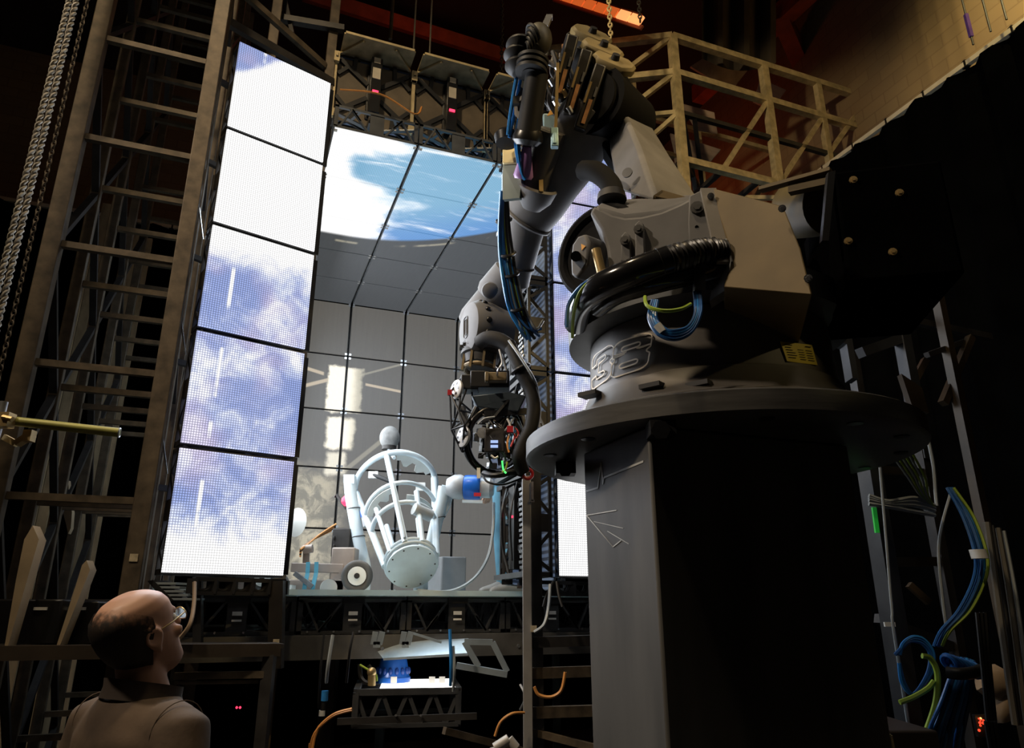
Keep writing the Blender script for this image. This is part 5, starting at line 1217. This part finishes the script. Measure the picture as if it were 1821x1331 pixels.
for k, (dy, m) in enumerate(((0,M['cgrey']),(6,M['cgrey']),(13,M['cgrey']),(24,M['cgrey']))):
    cable('grey_cable', [P(1545,882+dy*.6,3.2),P(1580,892+dy*.4,3.2),P(1625,886+dy,3.25),P(1662,900+dy*.7,3.3)], .010, m, 'grey cable slung across the scaffold, %s of the bundle' % ['topmost','second','third','lowest'][k], group='slung grey cables')
for k in range(6):
    x0 = 1585+k*6; cable('green_cable' if k % 2 else 'grey_cable', [P(x0,808-k*3,3.1),P(x0+30,850,3.2),P(x0+50-k*3,880,3.25),P(1662,905,3.3)], .0055, M['cgreen'] if k % 2 else M['cgrey'], 'thin %s cable fanning down from the round top plate, %s' % ('green' if k % 2 else 'grey', ['first','second','third','fourth','fifth','last'][k]), group='fanned cables')
for k in range(7):
    o_ = k*4-12; yo = .02*(k%3)
    cable('blue_cable', [P(1690+o_*.5,868,3.2+yo),P(1722+o_*.8,920,3.15+yo),P(1744+o_*.9,985,3.1+yo),P(1742+o_*.9,1030,3.1+yo),P(1716+o_*.9,1085,3.1+yo),P(1682+o_*.7,1122,3.1+yo),P(1668+o_*.6,1150,3.12+yo)], .0065, [M['cblue'],M['cblue'],M['cblue'],M['cblue'],M['cblue_l'],M['cblue'],M['cgreen']][k], 'blue cable of the hanging bundle, %s from the pedestal' % ['first','second','third','fourth','fifth','sixth'][k] if k < 6 else 'green cable running along the hanging blue bundle', group='hanging blue bundle')
tag(MB().cyl(P(1738,978,3.05), P(1743,994,3.05), .032, n=16).build('cable_wrap', M['label']), 'white tape wrapped round the hanging blue cable bundle', 'tape')
for k in range(3):
    cable('blue_cable', [P(1600-k*4,1165,3.1),P(1606+k*3,1145,3.1),P(1625,1133+k*4,3.1),P(1645-k*2,1140+k*3,3.1),P(1660-k*3,1165,3.1),P(1655-k*3,1200,3.1),P(1625,1235,3.1),P(1604+k*2,1215,3.1),P(1599,1180,3.1)], .0075, [M['cblue_l'],M['cblue'],M['cblue']][k], 'round loop of blue cable on the scaffold, %s turn' % ['outer','middle','inner'][k], group='blue cable loops')
cable('green_cable', [P(1640,1167,3.0),P(1655,1172,3.0),P(1667,1200,3.0),P(1664,1250,3.0),P(1648,1300,3.0),P(1640,1325,3.0)], .011, M['cgreen'], 'thick green cable arching over the blue loops and hanging down')
cable('green_cable', [P(1600,1250,3.0),P(1625,1240,3.0),P(1650,1225,3.0),P(1661,1212,3.0)], .010, M['cgreen'], 'short green cable slanting across the blue loops')
coil = thing('cable_coil', 'thick hank of dark blue cables hanging beside the pale cloth', 'coil', V((P(1700,1250,3.0).x,3.0,CH-.5)))
for k in range(15):
    u_ = k/14; x0 = 1694+u_*40; x1 = 1652+u_*62+rnd.uniform(-4,4)
    MB().sweep(spline([P(1686+u_*46,1178-6*math.sin(PI*u_),3.06),P(x0,1190,2.96+.04*(k%2)),P(x0-4,1204,2.94+.04*(k%2)),P((x0+x1)/2,1250,2.93+.04*(k%2)),P(x1,1298+8*math.sin(PI*u_),2.98),P(x1-4,1330,3.06)],5), .0078, 8).build('cable_strand', [M['cblue'],M['cblue_l'],mat('navy_cable', (.008,.03,.11), .35, 0, .2, 8)][k % 3], coil)
MB().sweep(spline([P(1683,1196,2.9),P(1705,1199,2.88),P(1730,1197,2.9),P(1744,1192,2.95)],5), .022, 10).build('tie_band', M['black'], coil)
for k in range(6): MB().torus(P(1688+k*9,1178+k*3,2.98), V((.8,.3,.4)), .028, .009, 16, 6).build('coil_turn', M['cblue'], coil)
for k in range(4): cable('dangling_cable', [P(1755+k*10,930+k*5,3.3),P(1772+k*11,1050,3.25),P(1790+k*11,1180,3.2),P(1806+k*10,1290,3.2)], [.014,.008,.012,.008][k], [mat('brown_grey_hose', (.11,.10,.08), .6, 0, .2, 9),M['black'],MATS['brown_grey_hose'],M['cgrey']][k], 'long cable hanging past the pale cloth, %s from the blue bundle' % ['first','second','third','fourth'][k], group='long dangling cables')
for k in range(3): cable('dangling_cable', [P(1738+k*7,1090,2.8),P(1748+k*6,1190,2.8),P(1757+k*6,1285,2.8),P(1764+k*6,1345,2.8),V((P(1764,1345,2.8).x,2.8+.05*k,.02))], .008, M['black'], 'black cable hanging in front of the pale cloth, %s' % ['nearest the coil','middle','farthest from the coil'][k], group='black cables before the cloth')
cloth = MB(); rings = []
ctrs = [(1744,1205,20),(1762,1212,26),(1782,1222,25),(1796,1236,20),(1785,1256,20),(1782,1274,17),(1786,1284,10)]
for i, (x, y, r) in enumerate(ctrs):
    c = P(x,y,3.35); rr = r/1266*3.35; d_ = (P(*ctrs[min(i+1,6)][:2],3.35)-P(*ctrs[max(i-1,0)][:2],3.35)).normalized(); u_ = d_.cross(YA).normalized()
    rings.append([c + u_*(rr*math.cos(a)*(1+.12*math.sin(5*a+i))) + YA*(rr*math.sin(a)*.8) for a in [2*PI*q/20 for q in range(20)]])
tag(cloth.loft(rings).build('canvas_bundle', mat('beige_canvas', (.40,.29,.19), .85, 0, .15, 5, .2)), 'creased beige canvas bundle hanging behind the dark blue cable hank', 'cloth')
gl_ = thing('ember_lamp', 'small lamp glowing with red and orange sparkles below the beige canvas', 'lamp', P(1752,1303,3.1))
for k in range(26):
    c = P(1752+rnd.uniform(-12,12), 1290+rnd.uniform(-12,12), 3.1+rnd.uniform(-.02,.02)); MB().ball(c, rnd.uniform(.003,.006), nu=8, nv=5).build('glow_bead', mat('ember_hot', (.8,.4,.1), .4, emit=(1,.5,.15), es=2.) if k % 4 == 0 else mat('ember_red', (.6,.05,.02), .4, emit=(1,.08,.03), es=1.0), gl_)
MB().box(P(1752,1291,3.14), (.08,.02,.08)).build('lamp_back', M['black'], gl_)
# crate with a framed notice at the lower edge
cr = thing('equipment_crate', 'dark crate at the foot of the pedestal carrying a framed pale notice', 'crate', V((P(1520,1331,2.9).x,2.9,.0)))
pc_ = P(1520,1300,2.9); MB().box(V((P(1548,1300,2.9).x,3.1,pc_.z/2)), (.5,.4,pc_.z)).build('box', mat('dark_red_brown_crate', (.03,.018,.012), .6, 0, .3, 5), cr, .01)
nq = [P(1513,1316,2.84),P(1583,1308,2.84)]; wv = nq[1]-nq[0]; dn = V((.012,0,-.16))
MB().prism([nq[0],nq[1],nq[1]+dn,nq[0]+dn], V((0,.01,0))).build('notice', mat('stained_notice', (.24,.18,.10), .7, 0, .5, 30), cr)
mb = MB()
for k, (u0,u1,v0,v1) in enumerate(((.06,.28,.16,.40),(.34,.42,.14,.5),(.48,.52,.14,.42),(.58,.66,.14,.42),(.70,.93,.2,.46),(.1,.3,.5,.62),(.55,.9,.56,.64),(.12,.8,.72,.8))):
    mb.box(nq[0]+wv*((u0+u1)/2)+dn*((v0+v1)/2)-YA*.002, (wv.length*(u1-u0)*.6,.002,.16*(v1-v0)*.6))
mb.build('worn_print', M['black'], cr)
mb = MB(); 
for a,b_ in ((nq[0],nq[1]),(nq[0],nq[0]+dn),(nq[1],nq[1]+dn),(nq[0]+dn,nq[1]+dn)): mb.bar(a-YA*.003,b_-YA*.003,.010,.008)
mb.build('notice_frame', M['truss'], cr)
tag(MB().box(P(1415,1320,2.7),(.045,.03,.015)).box(P(1426,1319,2.69),(.01,.03,.02)).build('brass_buckle', M['brass']), 'small brass fitting on the dark floor clutter below the pedestal', 'fitting')

# ================================================================ under the deck
mlit = mat('blue_lit_aluminium', (.36,.42,.45), .4, .5, .2, 9)  # bluish light put into the aluminium's base colour
rb = thing('slanted_bracket', 'pale aluminium bracket of two slanted legs hanging under the deck edge', 'bracket', P(865,1195,4.0))
for a,b_,w in (((826,1142),(851,1186),.022),((876,1143),(902,1195),.022),((812,1184),(902,1200),.045),((826,1142),(876,1143),.02)): MB().bar(P(*a,4.0),P(*b_,4.0),w,.03).build('bar', mlit, rb)
tag(MB().prism([P(662,1147,4.2),P(832,1140,4.2),P(832,1164,4.1),P(682,1173,4.1)], V((0,.05,.01))).bar(P(682,1173,4.08),P(832,1164,4.08),.012).build('steel_beam', mlit), 'blue-lit grey steel beam slung below the deck front', 'beam')
for k,(x,lb) in enumerate(((664,'left'),(715,'right'))):
    mb = MB()
    for a,b_ in (((x+4,1124),(x,1147)),((x+16,1124),(x+10,1147)),((x,1147),(x+12,1147))): mb.bar(P(*a,4.05),P(*b_,4.05),.014,.03)
    tag(mb.build('hanger_bracket', mlit), 'small pale hanger under the deck, %s' % ['farther from the pedestal','nearer the pedestal'][k], 'bracket', 'small hangers under the deck')
tag(MB().bar(P(735,1127,4.1),P(785,1143,4.1),.012).build('tie_rod', mlit), 'thin pale rod slanting under the deck', 'rod')
bc = thing('blue_motor_base', 'blue flared motor housing standing on the black tray under the deck', 'motor', P(698,1214,4.3))
p_ = P(698,1214,4.3); s_ = PX(1,4.3)
MB().lathe([(0,29*s_),(8*s_,29*s_),(10*s_,27*s_),(34*s_,22*s_),(38*s_,20*s_),(40*s_,17*s_)], p_, Z, 36).build('housing', M['blue'], bc)
for k in range(14): a = 2*PI*k/14; MB().cyl(p_+Z*(38*s_)+V((math.cos(a),math.sin(a),0))*19*s_, p_+Z*(41*s_)+V((math.cos(a),math.sin(a),0))*19*s_, .006, n=8).build('bolt', M['silver'], bc)
for k in range(9): a = PI+PI*k/8; MB().ball(p_+Z*(18*s_)+V((math.cos(a),math.sin(a),0))*25.5*s_, (.012,.012,.02), nu=10, nv=6).build('recess', mat('dark_blue_recess', (.01,.05,.25), .4, 0, .1, 9), bc)
ty = thing('panel_tray', 'black pierced panel lying flat with a blazing white face under the deck', 'LED panel', P(730,1285,4.1))
ta, tb_, tc_, td_ = P(636,1232,3.9), P(812,1240,3.95), P(800,1216,4.5), P(632,1224,4.4)
za = ta.z; q4 = [V((P(634,1232,3.9).x,3.9,za)), V((P(815,1232,3.95).x,3.98,za)), V((P(805,1220,4.5).x,4.5,za)), V((P(640,1220,4.4).x,4.4,za))]
wq = [q4[0].lerp(q4[1],.22), q4[1].lerp(q4[0],.03), q4[2].lerp(q4[3],.04), q4[3].lerp(q4[2],.24)]
MB().prism([p + Z*.001 for p in wq], Z*.012).build('glowing_face', mat('white_hot_panel', (.8,.8,.8), .5, emit=(1,.98,.95), es=2.2), ty)
mb = MB(); hgt = .155
for i in range(4): a,b_ = q4[i],q4[(i+1)%4]; mb.bar(a,b_,.03,.03); mb.bar(a-Z*hgt,b_-Z*hgt,.03,.02); mb.bar(a,a-Z*hgt,.03)
for i in range(8): a = q4[0].lerp(q4[1],i/8); b_ = q4[0].lerp(q4[1],(i+1)/8); mb.bar(a-Z*(hgt if i%2 else 0), b_-Z*(0 if i%2 else hgt), .012,.02)
mb.build('casing', MATS['deck_casing'], ty); MB().prism([p-Z*.02 for p in q4], Z*.008).build('tray_plate', M['black'], ty)
MB().bar(P(600,1284,3.85)-Z*.0, P(848,1274,3.9), .02,.03).build('shelf_edge', M['steel_d'], ty)
for x in (704,748): MB().cyl(P(x,1273,3.86),P(x,1273,3.83),.006,n=8).build('bolt', M['silver'], ty)
for x in (700,768,786): MB().box(P(x,1217,4.05)+Z*.02,(.03,.02,.03)).build('white_clip', M['label'], ty)
for i,(p0_,p1_,p2_,r,m,lb) in enumerate([((576,1130),(570,1190),(566,1260),.006,M['black'],'thin black cable hanging under the deck, farthest from the pedestal'),((592,1130),(584,1180),(580,1215),.009,M['cgrey'],'grey cable hanging down to the blue connector'),((629,1125),(622,1160),(616,1215),.007,M['black'],'dark cable hanging beside the pale hanger'),((800,1120),(802,1180),(801,1220),.009,M['cblue_l'],'blue-lit cable hanging past the slung grey beam'),((806,1150),(808,1190),(806,1230),.008,M['cgrey'],'grey cable beside the blue-lit hanging cable'),((925,1218),(934,1240),(925,1263),.006,M['steel_l'],'thin grey wire below the slanted bracket')]):
    cable('hanging_cable', [P(*p0_,3.85),P(*p1_,3.82),P(*p2_,3.85)], r, m, lb)
cn = thing('power_connector', 'blue round power connector dangling on its cable under the deck', 'connector', P(577,1262,3.8))
MB().cyl(P(578,1229,3.8),P(577,1247,3.8),.017,n=14).build('blue_sleeve', M['cblue_l'], cn); MB().cyl(P(577,1247,3.8),P(574,1264,3.8),.013,n=12).build('plug', M['black'], cn); MB().cyl(P(573,1264,3.8),P(572,1274,3.8),.015,n=12).build('white_collar', M['label'], cn)
for k in range(2): cable('orange_cable', [P(626,1261+k*3,3.7),P(595,1270+k*3,3.7),P(570,1290+k*2,3.7),P(561-k*3,1308,3.7),P(556-k*4,1331,3.7),P(553-k*5,1360,3.7),V((P(556-k*6,1345,3.7).x,3.7,.02))], .0065, M['corange'], 'orange cable curving down under the panel tray, %s' % ['upper','lower'][k], group='orange cables under the tray')
cable('green_wire', [P(640,1183,4.0),P(655,1192,4.0),P(668,1200,4.0),P(670,1212,4.0)], .006, M['cgreen'], 'short green wire beside the blue motor housing')
tag(MB().cyl(P(661,1220,3.98),P(661,1200,3.98),.02,n=12).ball(P(661,1196,3.98),.024).build('brass_plug', M['brass']), 'small brass plug beside the blue motor housing', 'plug')
cable('black_loop', [P(640,1182,4.02),P(642,1205,4.02),P(655,1216,4.0),P(668,1205,4.02),P(655,1184,4.02)], .012, M['rubber'], 'coil of black cable at the foot of the blue motor housing')
# steel post and rails by the pedestal
stp = thing('steel_post', 'grey steel upright post standing before the folded panel backs', 'post', V((P(938,1200,3.72).x,3.72,0)))
p_ = P(937,1000,3.72); MB().bar(V((p_.x,p_.y,0)), V((p_.x,p_.y,P(935,848,3.72).z)), .045, .05, side=X).build('upright', mat('grey_post_paint', (.30,.29,.275), .45, .3, .2, 8), stp, .003)
MB().bar(V((p_.x+.05,p_.y+.06,0)), V((p_.x+.05,p_.y+.06,P(950,835,3.78).z)), .055).build('rear_upright', M['steel_d'], stp)
MB().box(V((p_.x+.03,p_.y-.03,CH-.10)),(.03,.01,.03)).build('sticker', MATS['tan_sticker'], stp)
mb = MB().bar(V((p_.x+.03,p_.y-.03,CH+.52)),V((p_.x+.03,p_.y-.03,CH+.62)),.012).bar(V((p_.x+.015,p_.y-.03,CH+.52)),V((p_.x+.04,p_.y-.03,CH+.52)),.012); mb.build('hook', M['steel_l'], stp)
for y, w, m in ((1143,.05,M['steel_d']),(1198,.03,M['steel']),(1268,.035,M['steel'])): MB().bar(P(945,y,3.74),P(1070,y-4,3.85),w,.05).build('cross_rail', m, stp)
cable('orange_cable', [P(950,1222,3.6),P(958,1236,3.6),P(980,1240,3.6),P(998,1228,3.6),P(1005,1196,3.6)], .008, M['corange'], 'orange cable hanging in a loop beside the steel post')
cable('orange_cable', [P(880,1310,3.6),P(890,1285,3.6),P(910,1270,3.6),P(932,1268,3.65)], .007, M['corange'], 'thin orange cable rising to the foot of the steel post')
cable('grey_cable', [P(978,1040,3.7),P(976,1075,3.65),P(968,1110,3.6),P(950,1125,3.6)], .008, M['cgrey'], 'grey cable hanging from the bright panel behind the steel post')
for k in range(2): cable('black_cable', [P(984+k*6,1035,3.75),P(972+k*22,1060,3.72),P(966+k*34,1080,3.7)], .007, M['black'], 'short black cable under the bright panel, %s' % ['nearer the post','nearer the pedestal'][k], group='short black cables')
tag(MB().cyl(V((P(880,1331,3.5).x,3.5,0)),P(880,1331,3.5),.022,n=12).cyl(P(880,1331,3.5),P(905,1315,3.5),.022,n=12).cyl(P(905,1315,3.5),P(918,1331,3.5),.020,n=12).build('bent_pipe', mat('pale_pipe', (.4,.38,.34), .5, .2, .2, 8)), 'short bent pale pipe at the bottom edge under the deck', 'pipe')
MB().bar(P(945,1302,3.76),P(1060,1331,3.7),.03).build('low_brace', M['steel'], stp); MB().bar(P(938,1338,3.74),P(790,1300,3.5),.03).build('low_brace', M['steel'], stp)
# pierced sill under the bright panels
def sill(name, x0, x1, y, Y0, Y1, n_, label):
    t_ = thing(name, label, 'sill', P((x0+x1)/2,1048,(Y0+Y1)/2)); a,b_ = P(x0,y,Y0),P(x1,y+2,Y1); b_.z = a.z
    MB().bar(a,b_,.02,.04,side=Z).bar(a-Z*.065,b_-Z*.065,.018,.04,side=Z).build('rails', M['black'], t_)
    for k in range(n_+1): c = a.lerp(b_,k/n_)-Z*.033; MB().box(c,(.05,.03,.07)).build('web', M['black'], t_)
    for k in range(n_): c = a.lerp(b_,(k+.5)/n_)-Z*.01; MB().torus(c,(b_-a).cross(Z),.045,.012,18,6,PI,2*PI,u=(b_-a)).build('round_cutout', M['black'], t_)
    return t_
sl = sill('pierced_sill', 345, 506, 1030, 3.55, 3.9, 5, 'black sill with half-round holes under the open bright door')
MB().bar(P(352,1034,3.6),P(352,1160,3.6),.04,.03,side=X).build('sill_post', M['black'], sl); MB().bar(P(494,1034,3.85),P(490,1190,3.85),.07,.05,side=X).build('sill_post', mat('brown_black_post', (.022,.018,.014), .5, .2, .3, 8), sl)
MB().box(P(491,1143,3.80),(.03,.004,.03)).build('sticker', MATS['tan_sticker'], sl)
sl.location = sl.location
sill('pierced_sill', 955, 1045, 1036, 4.15, 4.4, 3, 'black sill with half-round holes beside the robot pedestal')
fin = thing('finned_bracket', 'black bracket of stacked bright-edged fins at the foot of the open door', 'bracket', P(298,1066,3.5))
for k in range(5): a = P(272+k*7,1036+k*7,3.5); MB().prism([a,a+V((.10+.0*k,.02,0)),a+V((.12,.12,0)),a+V((.01,.10,0))], Z*-.010).build('fin', mlit, fin)
MB().prism([P(262,1034,3.5),P(272,1032,3.5),P(308,1068,3.5),P(296,1074,3.5)], V((.02,.14,0))).build('cheek', M['black'], fin)
cable('tan_cable', [P(346,1036,3.4),P(345,1075,3.35),P(338,1110,3.3),P(320,1135,3.3),P(296,1156,3.3)], .009, mat('tan_cable', (.28,.20,.13), .5, 0, .2, 9), 'tan cable curving down past the gazing person\'s face')
# ================================================================ bench and clutter by the tower
bn = thing('steel_bench', 'long dark steel bench rail strewn with offcuts behind the gazing person', 'bench', V((-1.7,3.5,0)))
MB().bar(P(-60,1163,2.95),P(497,1156,3.55),.055,.05,side=Z).build('front_rail', mat('dim_bench_steel', (.05,.037,.025), .5, .2, .3, 9), bn); MB().bar(P(-60,1150,3.08),P(497,1148,3.68),.02,.2,side=Z).build('top', M['steel_d'], bn)
for x, Yq in ((-40,2.97),(250,3.28),(480,3.53)): p_ = P(x,1165,Yq); MB().bar(V((p_.x,p_.y,0)),p_,.05).build('leg', M['steel_d'], bn)
MB().bar(P(310,1203,3.4),P(470,1200,3.52),.03).bar(P(310,1215,3.4),P(460,1213,3.52),.015).build('lower_rail', M['steel'], bn)
for k,(x0,y0,x1,y1) in enumerate(((10,1158,60,1152),(80,1153,150,1147),(100,1149,145,1141),(30,1160,110,1156))): tag(MB().bar(P(x0,y0,3.25)+Z*.03,P(x1,y1,3.35)+Z*.028,.006,.03).build('timber_offcut', M['wood']), 'pale timber offcut on the bench rail, %s' % ['outermost','longest','topmost of the pile','lowest of the pile'][k], 'offcut', 'offcuts on the bench')
mply = mat('tan_brace_ply', (.34,.26,.16), .7, 0, .25, 5, .1)
for k, pl_ in enumerate([[(58,935),(69,960),(14,1150),(8,1150),(28,1034),(43,960)],[(154,997),(160,1014),(106,1150),(100,1150),(121,1085),(146,1005)]]):
    tag(MB().prism([P(x,y,[3.02,3.13][k]) for x,y in pl_], V((.0,.05,0))).build('tapered_board', mply), 'tall tapered tan board leaning in the dark beside the tower, %s' % ['larger outer one','slimmer one nearer the person'][k], 'board', 'tapered boards')
tag(MB().prism([P(x,y,4.6) for x,y in [(100,851),(121,855),(123,878),(128,912),(126,940),(121,950),(118,935),(110,905),(108,892),(98,912),(90,905),(95,870)]], V((0,.03,0))).build('wooden_bracket', mply), 'cut tan wooden bracket seen through the tower rungs', 'bracket')
for k,(x0,x1,y0,Yq) in enumerate(((-30,112,1066,3.12),(118,176,1070,3.2))):
    a,b_ = P(x0,y0,Yq),P(x1,y0,Yq); hb2 = a.z - P(x0,1148,Yq).z
    t_ = thing('flight_case', 'black flight case with white label on the bench, %s' % ['the wide one at the edge','the narrow one behind the person'][k], 'case', V(((a.x+b_.x)/2,Yq+.2,a.z-hb2)), 'flight cases')
    MB().box(V(((a.x+b_.x)/2,Yq+.2,a.z-hb2/2)),(b_.x-a.x,.4,hb2)).build('case_body', M['blackp'], t_, .008)
    MB().box(P([72,141][k],1083,Yq-.004),(.055,.006,.012)).build('label_strip', M['label'], t_)
    MB().box(P([35,128][k],1083,Yq-.004),(.014,.006,.012)).build('label_strip', M['label'], t_)
pip = thing('scaffold_tube', 'greenish-yellow scaffold tube clamped to a short silver pole at the edge', 'tube', P(60,760,2.4))
MB().cyl(P(2,747,2.4),P(213,770,2.5),.0165,n=20).build('tube', mat('olive_yellow_tube', (.30,.29,.07), .45, .2, .25, 10), pip)
MB().torus(P(212.5,770,2.5),(P(213,770,2.5)-P(2,747,2.4)),.0155,.003,20,6).build('tube_lip', M['steel_l'], pip)
MB().cyl(P(7,715,2.42),V((P(7,715,2.42).x,2.42,0)),.014,n=14).build('pole', M['steel_l'], pip)
MB().box(P(8,748,2.38),(.05,.04,.05)).cyl(P(5,742,2.36),P(22,746,2.36),.009,n=8).build('clamp', M['brass'], pip)
MB().bar(P(8,778,2.45),P(30,790,2.45),.02).bar(P(30,790,2.45),P(58,772,2.45),.03,.02).box(P(52,776,2.44),(.03,.03,.04)).build('swivel_clamp', M['brass'], pip)
for k,(x,y) in enumerate(((421,1259),(427,1259))): tag(MB().ball(P(x,y,3.9),.006,nu=8,nv=6).build('red_light', M['redled']), 'tiny red light in the dark under the door, %s of two' % ['first','second'][k], 'light', 'tiny red lights')
# ================================================================ light
w = bpy.data.worlds.new('world'); bpy.context.scene.world = w; w.use_nodes = True
w.node_tree.nodes['Background'].inputs[0].default_value = (.02,.018,.02,1); w.node_tree.nodes['Background'].inputs[1].default_value = .3
def lamp(kind, name, loc, target, energy, col, size=.3, spot=None, blend=.5):
    d = bpy.data.lights.new(name, kind); d.energy = energy; d.color = col
    if kind == 'AREA': d.size = size
    else: d.shadow_soft_size = size
    if spot: d.spot_size = R(spot); d.spot_blend = blend
    o = bpy.data.objects.new(name, d); C.objects.link(o); o.location = loc
    o.rotation_euler = (V(target)-V(loc)).to_track_quat('-Z', 'Y').to_euler(); return o
lamp('SPOT', 'warm_side', (-3.5,.6,CH+4.4), (.7,2.6,CH+1.4), 620, (1,.82,.62), .15, 75, .7)
lamp('SPOT', 'warm_key', (-1.5,1.0,CH+6.6), (.9,3.0,CH+1.0), 520, (1,.76,.46), .18, 100, .6)
lamp('SPOT', 'platform_light', (-.5,2.2,CH+5.6), (3.0,7.0,CH+4.2), 420, (1,.78,.44), .12, 48, .5)
lamp('AREA', 'box_wall_glow', B(.06,1.4,ZF+1.6), B(2,1.4,ZF+1.3), 110, (.86,.93,1), 2.2)  # area light added in place of the unseen LED side wall
lamp('AREA', 'box_roof_glow', B(1.0,.7,ZC-.05), B(1.0,.7,0), 45, (.75,.88,1), 1.3)
lamp('AREA', 'door_glow', PL+DL*.3-DLn*.05+Z*(ZF+1.6), PL+DL*.3-DLn*2+Z*(ZF+1.6), 50, (.88,.92,1), 1.2)
lamp('AREA', 'far_door_glow', PR+DRt*.35-DRn*.05+Z*(ZF+1.7), PR+DRt*.2-DRn*2+Z*(ZF+1.7), 10, (.88,.92,1), .7)
lamp('SPOT', 'wall_wash', (3.3,1.6,8.9), (5.4,4.2,CH+6.0), 2600, (1,.80,.36), .2, 56, .9)
lamp('POINT', 'red_glow', B(4.8,3.6,7.6), (0,0,0), 12, (1,.20,.05), .3)
lamp('POINT', 'red_glow_far', P(760,95,7.3), (0,0,0), 4, (1,.12,.05), .3)
lamp('AREA', 'room_fill', (1.7,.9,CH+5), (1.1,2.2,CH+.8), 20, (1,.85,.65), 1.0)
lamp('SPOT', 'arm_light', (3.4,.1,CH+4.6), P(1150,235,2.75), 620, (1,.70,.32), .08, 17, .6)
lamp('SPOT', 'label_light', (2.9,.2,CH+1.9), P(1420,630,1.95), 30, (1,.80,.40), .04, 9, .5)  # narrow spot added only to brighten the yellow rating label
